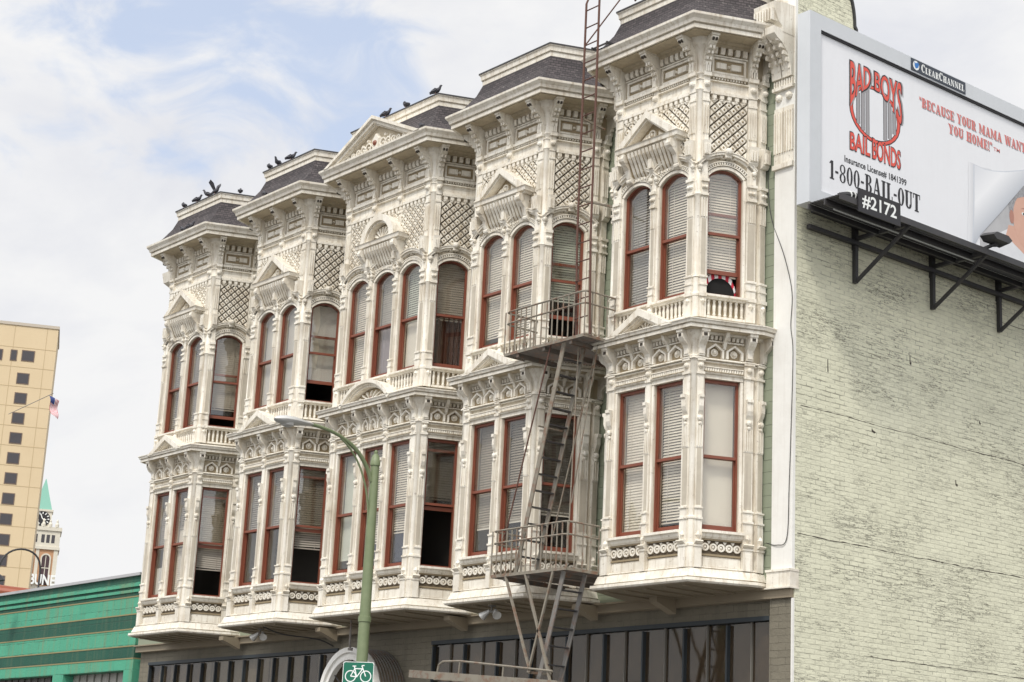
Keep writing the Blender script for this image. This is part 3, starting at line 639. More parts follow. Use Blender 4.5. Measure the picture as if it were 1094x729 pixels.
def big_ped(F, c, par):
    b = MB().use(CREAM); zb = 8.43; hw = 1.66
    for (d, t, oo) in ((0, .07, .62), (.05, .10, .56), (.135, .05, .50)):
        sl = .75/hw; h2 = hw-d/sl*.92; zp = 9.19-d
        b.strip(F, [(c-h2, zb-.0), (c, zp), (c+h2, zb-.0)], [(c-h2+t/sl, zb-.0), (c, zp-t), (c+h2-t/sl, zb-.0)], -.9, oo)
    b.use(SLATE); b.prism(F, [(c-hw+.02, zb), (c+hw-.02, zb), (c, 9.165)], -1.1, -.905); b.use(BEIGE)
    b.prism(F, [(c-hw+.25, zb), (c+hw-.25, zb), (c, 9.06)], -.8, .42); b.use(CREAM); T = .42
    b.prism(F, [(c-.11, 8.47), (c+.11, 8.47), (c+.13, 8.72), (c, 8.86), (c-.13, 8.72)], T, T+.07, .8)
    for sg in (-1, 1):
        for q in range(5):
            r = .105-.014*q; x = c+sg*(.25+.18*q); b.ring(F, x, 8.48+r, T, r, .03, .06, 10); b.boss(F, x, 8.48+r, T, .035, .06, 7)
            b.lathe(F.p(x+sg*.05, 8.74-.075*q, T), F.n, [(.045, 0), (.03, .05)], 7)
    b.use(RED); b.boss(F, c, 8.62, T+.065, .06, .05)
    return b.build('roof_pediment', par)

def blind_mat(n, c): return mat('blind_'+n, c, .6, dirt=.2, dirtcol=(.4, .35, .28), dscale=3)
BM = dict(white=blind_mat('white', (.82, .79, .72)), grey=blind_mat('grey', (.43, .42, .40)), tan=blind_mat('taupe', (.36, .33, .28)), dark=blind_mat('dark', (.12, .11, .09)), mint=blind_mat('mint', (.62, .68, .62)), shade=mat('roller_shade', (.80, .78, .71), .8, dirt=.15, dirtcol=(.6, .58, .5)),
          pale=mat('net_curtain', (.62, .62, .60), .8, dirt=.3, dirtcol=(.4, .4, .4)), brown=mat('brown_curtain', (.075, .03, .018), .8, dirt=.4, dirtcol=(.03, .015, .01)), mauve=mat('mauve_curtain', (.30, .27, .30), .8, streak=.5, dirtcol=(.15, .13, .15)), navy=mat('navy_cloth', (.03, .045, .09), .8))
def blind(F, s0, s1, z0, z1, kind, colr, par, seed=0):
    b = MB().use(BM[colr]); rr = random.Random(seed); oo = -.21
    if kind == 'slat':
        n = int((z1-z0)/.047); b.box(F, s0, s1, z1-.04, z1, oo-.02, oo+.02)
        tilt = rr.uniform(.86, 1.); sag = rr.uniform(-.008, .008)
        for i in range(n):
            z = z1-.05-i*.047; dz = .0225*tilt; do = .018*sqrt(max(0, 1-tilt*tilt)); k = sag*(i/n) + rr.uniform(-.002, .002)
            vs = [F.p(s, zz+(k if s == s0 else -k), o) for s in (s0, s1) for zz, o in ((z-dz, oo+do+.006), (z-dz-.002, oo+do+.003), (z+dz-.002, oo-do-.003), (z+dz, oo-do))]
            b.add(vs, [(0, 1, 5, 4), (1, 2, 6, 5), (2, 3, 7, 6), (3, 0, 4, 7), (0, 3, 2, 1), (4, 5, 6, 7)])
        b.box(F, s0, s1, z1-.075-n*.047, z1-.05-n*.047, oo-.012, oo+.012)
        for f in (.2, .8): b.box(F, s0+(s1-s0)*f-.004, s0+(s1-s0)*f+.004, z1-.05-n*.047, z1-.04, oo+.019, oo+.022)
    elif kind == 'shade':
        b.box(F, s0, s1, z0, z1, oo-.004, oo); b.box(F, s0, s1, z0, z0+.03, oo-.008, oo+.006)
    elif kind == 'curtain':
        n = 22; pts = [(s0+(s1-s0)*i/n, .03*sin(i*1.7)+.015*sin(i*3.1+1)) for i in range(n+1)]
        vs = [F.p(s, z, oo+o) for z in (z0, z1) for s, o in pts] + [F.p(s, z, oo+o-.006) for z in (z0, z1) for s, o in pts]; m = n+1
        fs = [(i, i+1, m+i+1, m+i) for i in range(n)]+[(2*m+i, 3*m+i, 3*m+i+1, 2*m+i+1) for i in range(n)]
        b.add(vs, fs)
    elif kind == 'torn':
        e = [(s0, z0), (s0+(s1-s0)*.35, z0), (s0+(s1-s0)*.42, z0+.5), (s0+(s1-s0)*.30, z0+.75), (s0+(s1-s0)*.40, z0+1.0), (s0+(s1-s0)*.33, z1), (s0, z1)]
        b.prism(F, e, oo-.003, oo); b.use(BM['pale']); b.box(F, s0+(s1-s0)*.3, s1, z0, z1, oo-.02, oo-.016)
    o = b.build({'slat': 'blind', 'shade': 'roller_shade', 'curtain': 'curtain', 'torn': 'torn_shade'}[kind], par); return o

def window(F, s0, s1, z0, zt, arched, par, spec, seed):
    """spec: list of blind tuples (kind, colour, from, to as fraction of height), lift of lower sash, dark-framed"""
    blinds, lift = spec
    b = MB().use(RED); t = .02; zh = zt if not arched else Z_SP; e = .003
    s0 += e; s1 -= e
    b.box(F, s0, s0+t, z0, zh, -.15, -.035); b.box(F, s1-t, s1, z0, zh, -.15, -.035); b.box(F, s0+t, s1-t, z0, z0+.045, -.15, -.03)
    if arched: b.strip(F, arc(s0, s1, zh, Z_RISE-e), arc(s0+.0, s1-.0, zh, Z_RISE-e, 14, -t), -.15, -.035)
    else: b.box(F, s0+t, s1-t, zh-.05, zh, -.15, -.035)
    H = (zt+(Z_RISE if arched else 0))-z0; zm = z0+H*.49
    a0, a1 = s0+t, s1-t; lf = lift*H*.45
    top = zh-.05 if not arched else zh
    # upper sash (outer), lower sash (inner)
    b.box(F, a0, a0+.018, zm, top, -.085, -.05); b.box(F, a1-.018, a1, zm, top, -.085, -.05); b.box(F, a0, a1, zm-.022, zm+.024, -.088, -.045)
    b.box(F, a0, a0+.02, z0+.045+lf, zm+lf, -.13, -.095); b.box(F, a1-.02, a1, z0+.045+lf, zm+lf, -.13, -.095)
    b.box(F, a0, a1, z0+.045+lf, z0+.115+lf, -.132, -.094); b.box(F, a0, a1, zm-.025+lf, zm+.025+lf, -.13, -.096)
    w = b.build('window', par)
    g = MB().use(GLASS)
    g.prism(F, [(a0+.018, zm+.024), (a1-.018, zm+.024)] + ([(p[0], p[1]) for p in reversed(arc(a0+.005, a1-.005, zh, Z_RISE-.05))] if arched else [(a1-.018, top), (a0+.018, top)]), -.07, -.066)
    g.build('upper_pane', w)
    g = MB().use(GLASS); g.box(F, a0+.02, a1-.02, z0+.13+lf, zm-.025+lf, -.114, -.11); g.build('lower_pane', w)
    zt2 = zt+(Z_RISE if arched else 0)
    for i, (kind, colr, f0, f1) in enumerate(blinds):
        blind(F, a0-.01, a1+.01, z0+.02+(H-.04)*f0, z0+.02+(H-.04)*f1, kind, colr, w, seed*7+i)
    return w

def bay_faces(w):
    E = (w+LA_*cos(TH), -DP+LA_*sin(TH)); Ep = (-LA_*cos(TH), E[1])
    return dict(FR=Fr(0, -DP, 1, 0), RA=Fr(w, -DP, cos(TH), sin(TH)), RR=Fr(E[0], E[1], 0, 1), LA=Fr(Ep[0], Ep[1], cos(TH), -sin(TH)), LR=Fr(Ep[0], 0, 0, -1)), E, Ep
def make_bay(w, wins, wide):
    f, E, Ep = bay_faces(w); FRf, RA, RR, LF, LR = f['FR'], f['RA'], f['RR'], f['LA'], f['LR']; LRn = -E[1]
    plan = [(Ep[0], .0), Ep, (0, -DP), (w, -DP), E, (E[0], .0)]
    aw = AW; lw = (LA_-AW[1], LA_-AW[0])
    b = MB().use(BODY)
    b.slab(plan, -.60, -.03); b.slab(plan, 2.412, 3.798); b.slab(plan, 6.0, 8.3)
    def posts(F, Ln, ws):
        for z0, z1, h in ((-.03, 2.412, 0), (3.798, 6.0, 1)):
            x = 0.
            for (a, c) in list(ws)+[(Ln, Ln)]:
                if a-x > .01: b.box(F, x, a, z0, z1, -.20, 0.)
                x = c
            if h:
                for a, c in ws:
                    ar = arc(a, c, Z_SP, Z_RISE)
                    b.strip(F, ar, [(s, 6.0) for s, z in ar], -.20, 0.)
    posts(FRf, w, wins); posts(RA, LA_, [aw]); posts(RR, LRn, []); posts(LF, LA_, [lw]); posts(LR, LRn, [])
    bay = b.build('bay_window')
    ORG[bay.name] = Vector((0, 0, 0))
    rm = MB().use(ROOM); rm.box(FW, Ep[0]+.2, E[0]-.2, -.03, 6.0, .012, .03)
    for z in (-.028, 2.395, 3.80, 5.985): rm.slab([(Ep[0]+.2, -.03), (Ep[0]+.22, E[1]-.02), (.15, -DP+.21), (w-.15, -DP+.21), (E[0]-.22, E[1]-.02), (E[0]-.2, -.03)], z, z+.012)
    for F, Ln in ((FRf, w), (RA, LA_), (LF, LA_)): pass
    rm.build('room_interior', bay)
    # mouldings round the whole plan
    def sw(name, prof, m=CREAM, o=True):
        q = MB().use(m); q.sweep(plan, prof); return q.build(name, bay)
    sw('base_skirt', [(-.1, -.59), (.05, -.59), (.055, -.612), (.03, -.614), (.03, -.628), (.085, -.635), (.135, -.765), (.10, -.768), (.10, -.782), (.185, -.79), (.19, -.835), (.165, -.86), (-.3, -.86)])
    sw('string_moulding', [(-.02, 2.735), (.075, 2.735), (.09, 2.72), (.09, 2.708), (.025, 2.704), (.025, 2.692), (.05, 2.69), (.05, 2.672), (-.02, 2.667)])
    sw('middle_cornice', [(-.05, 3.17), (.26, 3.17), (.285, 3.165), (.29, 3.215), (.265, 3.218), (.265, 3.23), (.315, 3.236), (.325, 3.27), (.345, 3.285), (.345, 3.30), (-.05, 3.40)])
    sw('bed_moulding', [(-.02, 3.168), (.10, 3.168), (.07, 3.13), (.0, 3.12), (-.02, 3.12)])
    sw('frieze_string', [(-.02, 7.52), (.06, 7.52), (.07, 7.50), (.02, 7.494), (.02, 7.36), (.06, 7.345), (.06, 7.31), (-.02, 7.31)])
    sw('top_cornice', [(-.1, 8.215), (.44, 8.215), (.485, 8.20), (.495, 8.20), (.50, 8.265), (.47, 8.27), (.47, 8.285), (.53, 8.292), (.545, 8.345), (.575, 8.375), (.60, 8.40), (.605, 8.44), (.50, 8.455), (-.1, 8.46)])
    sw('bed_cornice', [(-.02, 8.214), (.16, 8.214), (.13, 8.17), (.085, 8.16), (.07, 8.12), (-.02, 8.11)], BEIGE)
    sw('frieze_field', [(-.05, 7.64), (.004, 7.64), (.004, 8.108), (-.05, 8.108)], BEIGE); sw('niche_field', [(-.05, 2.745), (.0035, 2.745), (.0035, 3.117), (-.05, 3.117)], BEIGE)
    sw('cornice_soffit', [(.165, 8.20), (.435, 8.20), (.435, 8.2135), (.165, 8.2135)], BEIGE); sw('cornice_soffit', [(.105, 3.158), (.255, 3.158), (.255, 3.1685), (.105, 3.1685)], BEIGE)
    q = MB().use(SLATE)
    q.sweep(plan, [(.50, 8.457), (.50, 8.468), (.30, 8.66), (.12, 8.92), (.02, 9.165), (-.2, 9.165), (-.2, 8.457)]); q.build('mansard_roof', bay)
    sw('roof_crest', [(-.25, 9.15), (.03, 9.15), (.035, 9.225), (.02, 9.228), (.02, 9.242), (.06, 9.25), (.07, 9.33), (.09, 9.345), (.09, 9.37), (-.25, 9.375)])
    sw('crest_flashing', [(-.25, 9.376), (.098, 9.372), (.098, 9.362), (.104, 9.362), (.104, 9.388), (-.25, 9.40)], DKIRON)
    q = MB().use(SLATE); q.slab([(Ep[0]+.1, -.0), (Ep[0]+.1, E[1]+.05), (.1, -DP+.15), (w-.1, -DP+.15), (E[0]-.1, E[1]+.05), (E[0]-.1, 0)], 9.2, 9.3); q.build('roof_deck', bay)
    sof = MB().use(SOFFIT); sof.slab([(x*1.0, y) for x, y in [(Ep[0]-.05, .0), (Ep[0]-.1, E[1]-.05), (-.08, -DP-.12), (w+.08, -DP-.12), (E[0]+.1, E[1]-.05), (E[0]+.05, .0)]], -.875, -.862)
    for i in range(5):
        x = .1+(w-.2)*i/4; sof.box(Fr(0, 0, 1, 0), x-.04, x+.04, -.90, -.873, .05, DP+.02)
    sof.build('bay_soffit', bay)
    # pilasters: two at each corner, slim ones between windows, end posts and returns
    pls = [(FRf, .035, .175), (FRf, w-.175, w-.035), (RA, .03, .14), (RA, .84, .995), (RR, .04, .17), (LF, LA_-.14, LA_-.03), (LF, .025, .18), (LR, LRn-.17, LRn-.04)]
    for (a, c), (d, e) in zip(wins, wins[1:]): pls.append((FRf, (c+d)/2-.05, (c+d)/2+.05))
    for F, a, c in pls: pilaster(F, a, c, bay)
    for x, y in ((0, -DP), (w, -DP)): column(x, y, bay)
    # ornament by segment
    segF = []
    edges = [.10]+[(c+d)/2 for (a, c), (d, e) in zip(wins, wins[1:])]+[w-.10]
    for i in range(len(edges)-1): segF.append((FRf, edges[i]+(.09 if i == 0 else .06), edges[i+1]-(.09 if i == len(edges)-2 else .06), 3 if (wide and i == 1) else 2))
    segs = segF+[(RA, .16, .83, 2), (LF, LA_-.83, LA_-.16, 2)]
    for F, a, c, n in segs:
        roundels(F, a, c, bay); balusters(F, a, c, bay)
        for i in range(n):
            g = (c-a)/n; niche(F, a+g*i+.03, a+g*(i+1)-.03, bay)
            if i: midbracket(F, a+g*i, bay, False)
        dentils(F, a, c, 3.045, 3.12, .075, .06, bay, 'dentil_row')
        frieze(F, a+.03, c-.03, bay); dentils(F, a, c, 7.99, 8.11, .125, .09, bay)
    for F, ls in ((FRf, edges), (RA, (.085, .917)), (LF, (LA_-.085, LA_-.917)), (RR, (.2,)), (LR, (LRn-.2,))):
        for c in ls: topbracket(F, c, bay); midbracket(F, c, bay)
    for F, ws in ((FRf, wins), (RA, [aw]), (LF, [lw])):
        for k, (a, c) in enumerate(ws): lowcase(F, a, c, bay); upcase(F, a, c, bay, F is not FRf, .004*k)
    lattice(FRf, .19, w-.19, 6.15, 7.19, bay); drops(FRf, .19, w-.19, bay)
    for F, a, c in ((RA, .16, .83), (LF, LA_-.83, LA_-.16)): lattice(F, a, c, 6.15, 7.19, bay); drops(F, a, c, bay)
    hood_ped(FRf, w/2, bay, wide); mid_ped(FRf, w/2, .85 if wide else .78, bay, wide)
    if wide: big_ped(FRf, w/2, bay)
    return bay
proto = make_bay(BW[0], NW, False); wide = make_bay(BW[2], WW, True)
BASE = Vector((-10.4, 0, -GZ)); bays = []
for i in range(5):
    bo = proto if i == 0 else wide if i == 2 else copy_tree(proto, BD)
    bo.parent = BD; bo.location = Vector((BX[i], 0, 0))-BASE; bays.append(bo)
    bo['group'] = 'bays of the Victorian building'

# windows: per bay dict of specs
SP = lambda *bl, lift=0.: (list(bl), lift)
sw_ = lambda c, f0=0., f1=1.: ('slat', c, f0, f1)
LOW = [
 [SP(sw_('white')), SP(sw_('white', .08)), SP(('shade', 'shade', 0., 1.)), SP(sw_('white'))],
 [SP(sw_('tan', .24), ('shade', 'shade', .21, .25)), SP(sw_('tan', .27), ('shade', 'shade', .23, .27)), SP(sw_('dark', .30), ('shade', 'shade', .27, .31)), SP(sw_('tan'))],
 [SP(('shade', 'mint', .12, 1.)), SP(sw_('white', .25), ('shade', 'navy', 0., .22)), SP(sw_('white', .30), ('shade', 'navy', 0., .30)), SP(sw_('dark', .55), lift=.95), SP(sw_('tan'))],
 [SP(sw_('grey', .52)), SP(sw_('grey', .52)), SP(sw_('tan', .32), lift=.95), SP(sw_('tan'))],
 [SP(sw_('grey', .5), ('curtain', 'pale', 0., .3)), SP(('shade', 'shade', .48, .66), sw_('grey', .66), sw_('white', 0., .46)), SP(sw_('tan', .26), lift=.95), SP(sw_('tan'))]]
UPP = [
 [SP(sw_('grey', .02)), SP(sw_('white')), SP(sw_('white', .20), lift=.36), SP(sw_('white'))],
 [SP(sw_('white', .14)), SP(sw_('white', .02)), SP(sw_('mint', .36), lift=.33), SP(sw_('grey'))],
 [SP(sw_('white', .03)), SP(('curtain', 'mauve', 0., .52), sw_('grey', .52)), SP(sw_('mint', .5), ('shade', 'shade', .02, .5)), SP(sw_('tan', .48), ('curtain', 'brown', 0., .5)), SP(sw_('grey'))],
 [SP(('shade', 'pale', .0, 1.)), SP(('shade', 'pale', .05, 1.)), SP(('torn', 'shade', .34, 1.), ('shade', 'pale', .22, .36), lift=.38), SP(sw_('grey'))],
 [SP(sw_('grey', .0)), SP(sw_('grey', .0)), SP(sw_('tan', .22), lift=.18), SP(sw_('grey'))]]
for i in range(5):
    w = BW[i]; f, E, Ep = bay_faces(w); wins = WW if i == 2 else NW
    faces = [(f['FR'], a, c) for a, c in wins]+[(f['RA'], *AW), (f['LA'], LA_-AW[1], LA_-AW[0])]
    for j, (F, a, c) in enumerate(faces):
        for lv, spec in ((0, LOW[i][j]), (1, UPP[i][j])):
            wo = window(F, a, c, -.03 if not lv else 3.80, 2.41 if not lv else Z_SP, bool(lv), None, spec, i*20+j*2+lv)
            wo.parent = BD; wo.location = Vector((BX[i], 0, 0))-BASE
            wo['group'] = 'red sash windows of the bays'
# narrow windows in the green wall between the bays
for i in range(1, 5):
    xe = BX[i-1]-LA_*cos(TH)
    for z0, z1 in ((.05, 1.36), (3.9, 5.25)):
        x1 = xe-.42; x0 = x1-.42
        q = MB().use(GREENW); q.box(FW, x0-.06, x0, z0, z1+.06, .0, .05); q.box(FW, x1, x1+.06, z0, z1+.06, .0, .05); q.box(FW, x0, x1, z1, z1+.06, .0, .05); q.box(FW, x0-.08, x1+.08, z0-.06, z0-.001, .0, .08)
        q.use(RED); q.box(FW, x0, x0+.03, z0, z1, .0, .03); q.box(FW, x1-.03, x1, z0, z1, .0, .03); q.box(FW, x0+.03, x1-.03, (z0+z1)/2-.02, (z0+z1)/2+.02, .0, .03)
        wo = q.build('light_well_window', BD)
        g = MB().use(mat('dark_window_glass', (.04, .045, .05), .1) if 'dark_window_glass' not in bpy.data.materials else bpy.data.materials['dark_window_glass']); g.box(FW, x0+.03, x1-.03, z0, z1, .003, .012); g.build('pane', wo)

# --- storefront
b = MB().use(SOFFIT); b.box(FW, XL, -.02, -1.02, -.89, -.3, .05); b.box(FW, XL, -.49, -.89, -.863, -.3, .12); b.build('storefront_beam', BD)
for x in (-2.6, -4.5, -8.1, -12.4, -16.2):
    b = MB().use(SOFFIT); b.prism(FS, [(-.65, -.98), (-.21, -1.14), (-.21, -.9), (-.65, -.9)], x-.09, x+.09); b.build('beam_corbel', BD)
ST0 = -.1
b = MB().use(STOREB)
Fst = Fr(0, -.06, 1, 0)
holes = [(-9.27, -.50), (-20.45, -12.45)]; zt, zb = -1.26, -5.3
b.box(Fst, XL, -.606, zt, -1.021, -.2, 0); b.box(Fst, XL, -.606, -GZ, zb, -.2, 0)
b.box(Fst, -.50, -.606+.004, zb, zt, -.2, 0) if False else None
b.box(Fst, -12.45, -9.27, zb, zt, -.2, 0); b.box(Fst, XL, -20.45, zb, zt, -.2, 0)
b.build('storefront_wall', BD)
b = MB().use(STOREB); b.box(FW, -.50, -.036, -GZ, -1.021, -.3, -.008); b.build('storefront_pier', BD)
SB = mat('shop_backboard', (.16, .125, .09), .7, dirt=.6, dirtcol=(.04, .03, .025), dscale=1.2)
SB2 = mat('shop_backboard_grey', (.36, .33, .27), .7, dirt=.5, dirtcol=(.12, .11, .09), dscale=1.5)
for hi, (x0, x1) in enumerate(holes):
    b = MB().use(MULL); n = round((x1-x0)/(1.02 if hi == 0 else .62)); e = -.001
    b.box(Fst, x0, x1, zt-.07, zt-.001, -.14, .03); b.box(Fst, x0, x1, zb+.001, zb+.1, -.14, .03)
    for i in range(n+1):
        x = x0+.03+(x1-x0-.06)*i/n; b.box(Fst, x-.018, x+.018, zb+.1, zt-.1, -.06, .012)
    if hi == 0:
        b.use(mat('dull_glazing_bar', (.15, .14, .12), .6))
        for i in range(n):
            x = x0+.03+(x1-x0-.06)*(i+.52)/n; b.box(Fst, x-.012, x+.012, zb+.1, zt-.07, -.06, -.02)
    wo = b.build('storefront_window', BD)
    g = MB().use(GLASSD); g.box(Fst, x0, x1, zb, zt, -.065, -.06); g.build('pane', wo)
    b = MB().use(SB if hi == 0 else SB2); rr = random.Random(3+hi)
    for i in range(n*2):
        xa = x0+(x1-x0)*i/(n*2); xb = x0+(x1-x0)*(i+1)/(n*2)
        b.use(SB if (hi == 0 or rr.random() < .25) else SB2); d = rr.uniform(0, .05)+.025*hi; b.box(Fst, xa, xb-.01, zb, zt, -.19, -.16+d)
    b.build('window_board', wo)
# arched doorway hood
XD = -11.0; ZD = -2.35; RD = .98
b = MB().use(WHITEP); n = 20
def half(r): return [(XD+r*cos(pi-pi*i/n), ZD+r*sin(pi-pi*i/n)) for i in range(n+1)]
DY = .62
def dr(ra, rb, o0, o1): b.strip(FW, half(ra), half(rb), o0, o1)
dr(RD, RD-.10, DY-.12, DY+.02); dr(RD-.10, RD-.17, DY-.12, DY-.03); dr(RD-.17, RD-.24, DY-.12, DY+.0)
for sg in (-1, 1):
    x0, x1 = sorted((XD+sg*RD, XD+sg*(RD-.24))); b.box(FW, x0, x1, -GZ+.13, ZD, DY-.12, DY+.01)
eo = b.build('entrance_arch', BD)
b = MB().use(mat('brown_canopy_sheet', (.19, .15, .105), .7, dirt=.6, dirtcol=(.08, .065, .05), dscale=4)); b.strip(FW, half(RD-.02), half(RD-.1), -.1, DY-.125); b.use(GREYIRON)
for q_ in range(9):
    o0_ = -.08+q_*.07
    b.strip(FW, half(RD+.01), half(RD-.03), o0_, o0_+.012)
b.build('barrel_canopy', eo)
b = MB().use(DKIRON)
for q in range(7):
    a = pi*(q+.5)/7; b.tube([FW.p(XD+.02*cos(a), ZD+.02*sin(a), DY-.09), FW.p(XD+.76*cos(a), ZD+.76*sin(a), DY-.09)], .012, 5)
b.ring(FW, XD, ZD, DY-.1, .42, .02, .02, 18); b.build('fan_grille', eo)
b = MB().use(GREYIRON); b.tube([(-10.62, -1.05, -.87), (-10.62, -1.05, -1.36), (-10.66, -1.0, -1.44)], .022); b.lathe((-10.66, -1.0, -1.47), (0, 0, 1), [(.05, 0), (.05, .05)], 8); b.build('drain_pipe', BD)

# --- cables on the wall
def cable(pts, r, label, sm=6):
    b = MB().use(WIRE); P = [Vector(p) for p in pts]; out_ = []
    for i in range(len(P)-1):
        p0, p1, p2, p3 = P[max(i-1, 0)], P[i], P[i+1], P[min(i+2, len(P)-1)]
        for k in range(sm):
            t = k/sm; out_.append(.5*((2*p1)+(p2-p0)*t+(2*p0-5*p1+4*p2-p3)*t*t+(3*p1-p0-3*p2+p3)*t**3))
    out_.append(P[-1]); b.tube(out_, r, 5); return tag(recentre(b.build('cable')), label, 'cable')
cable([(-.60, -.19, 6.5), (-.60, -.19, 5.8), (-.50, -.2, 5.2), (-.2, -.225, 4.5), (-.03, -.225, 3.86), (-.05, -.225, 3.3), (.0, -.225, 2.84), (-.03, -.225, 1.63), (-.06, -.225, .74), (-.1, -.225, -.1), (-.3, -.23, -.2), (-.55, -.2, -.14)], .007, 'loose black cable hanging down the white corner pier beside the brick wall')
cable([(-1.5, .085, -1.18), (-4.5, .085, -1.16), (-7.5, .08, -1.14), (-9.6, .08, -1.20), (-10.1, .08, -1.55), (-10.6, .08, -1.75)], .014, 'thin dark cable sagging along the taupe wall above the shop windows')
cable([(-13.6, -1.2, -.88), (-13.3, -.9, -1.02), (-12.8, -.3, -1.1), (-12.6, .08, -1.3)], .014, 'short dark cable dangling under the second bay from the left')

# ---------------------------------------------------------------- fire escape
FE = thing('fire_escape', 'pale rusty iron fire escape with two railed platforms and steep ladders between bays', 'fire escape', (-4.0, -1.7, -GZ))
def platform(zf, x0, x1, y0, y1, seed):
    b = MB().use(IRON); F = Fr(0, 0, 1, 0)
    b.box(F, x0, x1, zf-.05, zf, -y0-.012, -y0); b.box(F, x0, x0+.012, zf-.05, zf, .9, -y0-.012); b.box(F, x1-.012, x1, zf-.05, zf, -y1, -y0-.012)
    b.use(GRATE)
    n = int((-y0-.3)/.052)
    for i in range(n):
        y = y0+.04+i*.052
        # the floor stops at the bay: left part only in front of it
        xa, xb = x0+.012, x1-.012
        xa = max(xa, x0+.012) if y < -1.42 else max(xa, -4.98+(y+1.32)/tan(TH)+.12)
        xb = xb if y < -1.48 else min(xb, -3.20-(y+1.32)/tan(TH)*.9-.06)
        if xb-xa > .1: b.box(F, xa, xb, zf-.03, zf-.012, -y-.012, -y+.012)
    for x in (x0+.35, (x0+x1)/2, x1-.35): b.box(F, x-.03, x+.03, zf-.12, zf-.05, 1.36 if x < -4.7 or x > -3.3 else .35, -y0-.02)
    pl = b.build('platform', FE)
    b = MB().use(IRON); h = .74
    def post(x, y): b.tube([(x, y, zf-.02), (x, y, zf+h)], .013, 5)
    nb = 15
    for i in range(nb+1): post(x0+(x1-x0)*i/nb, y0+.006)
    for i in range(1, 5): post(x1-.006, y0+(y1-y0)*i/4)
    for i in range(1, 4): post(x0+.006, y0+(-1.45-y0)*i/3)
    for hh in (h, h*.72):
        pts = [(x0+.006, -1.38, zf+hh), (x0+.006, y0+.1, zf+hh), (x0+.03, y0+.03, zf+hh), (x0+.1, y0+.006, zf+hh), (x1-.1, y0+.006, zf+hh), (x1-.03, y0+.03, zf+hh), (x1-.006, y0+.1, zf+hh), (x1-.006, y1, zf+hh)]
        b.tube(pts, .017, 5)
    b.build('railing', FE)
P0 = dict(x0=-5.04, x1=-3.12, y0=-2.1, y1=-1.40)
platform(-.55, -5.04, -3.12, -2.1, -1.40, 1)
platform(3.30, -4.98, -2.90, -2.1, -1.42, 2)
def ladder(name, p, q, wy, m, rung=.27, sw=.05, sh=.09, rail=True, par=FE):
    """stringers run p->q at y and y+wy"""
    b = MB().use(m); p = Vector(p); q = Vector(q); dy = Vector((0, wy, 0))
    for d in (Vector((0, 0, 0)), dy): b.bar(p+d, q+d, sw*.5, sh, (0, 1, 0)) if False else b.bar(p+d, q+d, sh, sw*.45, (0, 1, 0))
    b.use(DKIRON); n = int((q-p).length/rung)
    for i in range(1, n):
        c = p+(q-p)*i/n; b.bar(c+Vector((0, .02, 0)), c+dy-Vector((0, .02, 0)), .09 if m is not RUSTY else .022, .018, (0, 0, 1))
    return b.build(name, par)
ladder('stair', (-4.50, -2.0, -.54), (-3.50, -2.0, 3.27), .44, IRON)
b = MB().use(RUSTY); b.tube([(-4.82, -2.02, .05), (-3.82, -2.02, 3.28)], .014); b.use(IRON); b.tube([(-4.18, -1.5, .1), (-3.22, -1.5, 3.3)], .014)
b.tube([(-3.5, -1.75, -.5), (-3.42, -1.75, 3.25)], .012); b.tube([(-3.62, -1.6, .6), (-3.1, -1.6, 3.25)], .012)
b.bar((-4.05, -2.03, 1.9), (-4.05, -1.5, 1.9), .04, .02); b.build('stair_handrail', FE)
b = MB().use(RUSTY)                                         # ladder to the roof
xa, xb = -3.21, -2.87
for x in (xa, xb):
    b.tube([(x, -2.0, 3.3), (x, -2.06, 5.0), (x, -2.06, 9.35), (x, -1.9, 9.75), (x, -1.4, 9.95)], .021, 6)
i = 0
while 3.6+i*.33 < 9.3: b.tube([(xa, -2.06, 3.6+i*.33), (xb, -2.06, 3.6+i*.33)], .012, 5); i += 1
b.tube([(xa, -2.06, 8.55), (xa+.35, -1.4, 9.75)], .014); b.tube([(xa, -2.06, 9.5), (-2.2, -1.3, 9.75)], .018); b.tube([(-2.9, -1.2, 9.6), (-1.9, -1.2, 10.0)], .018)
b.build('roof_ladder', FE)
b = MB().use(DKIRON)
for i in range(6): b.bar((-3.1+i*.001, -1.95+i*.10, 8.50), (-2.75, -1.95+i*.10, 8.50), .03, .02)
for x in (-3.12, -2.74): b.bar((x, -1.98, 8.5), (x, -1.4, 8.5), .03, .04)
b.build('roof_step', FE)
b = MB().use(IRON)
b.bar((-3.3, -2.06, 5.75), (-3.05, -1.0, 5.75), .03, .03); b.bar((-3.21, -2.06, 7.2), (-3.3, -1.45, 7.2), .03, .03); b.build('stay_rod', FE)
ladder('drop_ladder', (-3.98, -2.0, -2.95), (-3.28, -2.0, -.6), .46, GREYIRON, .30)
b = MB().use(IRON)
for p, q in (((-4.67, -2.08, -.58), (-3.92, -2.08, -2.2)), ((-4.15, -2.08, -.6), (-3.42, -2.08, -2.35)), ((-3.45, -2.08, -.6), (-3.97, -2.08, -2.2)), ((-4.67, -1.65, -.6), (-3.92, -1.65, -2.2))): b.bar(p, q, .035, .035, (0, 1, 0))
b.bar((-3.94, -2.08, -2.2), (-3.94, -1.65, -2.2), .04, .04); b.build('strut', FE)
b = MB().use(IRON)
b.bar((-7.16, -2.1, -2.12), (-3.2, -2.1, -2.42), .05, .13, (0, 0, 1)); b.bar((-7.16, -1.55, -2.12), (-3.2, -1.55, -2.42), .05, .13, (0, 0, 1))
for i in range(12): x = -7.0+i*.32; b.bar((x, -2.08, -2.13-.075*(x+7.16)), (x, -1.57, -2.13-.075*(x+7.16)), .16, .02)
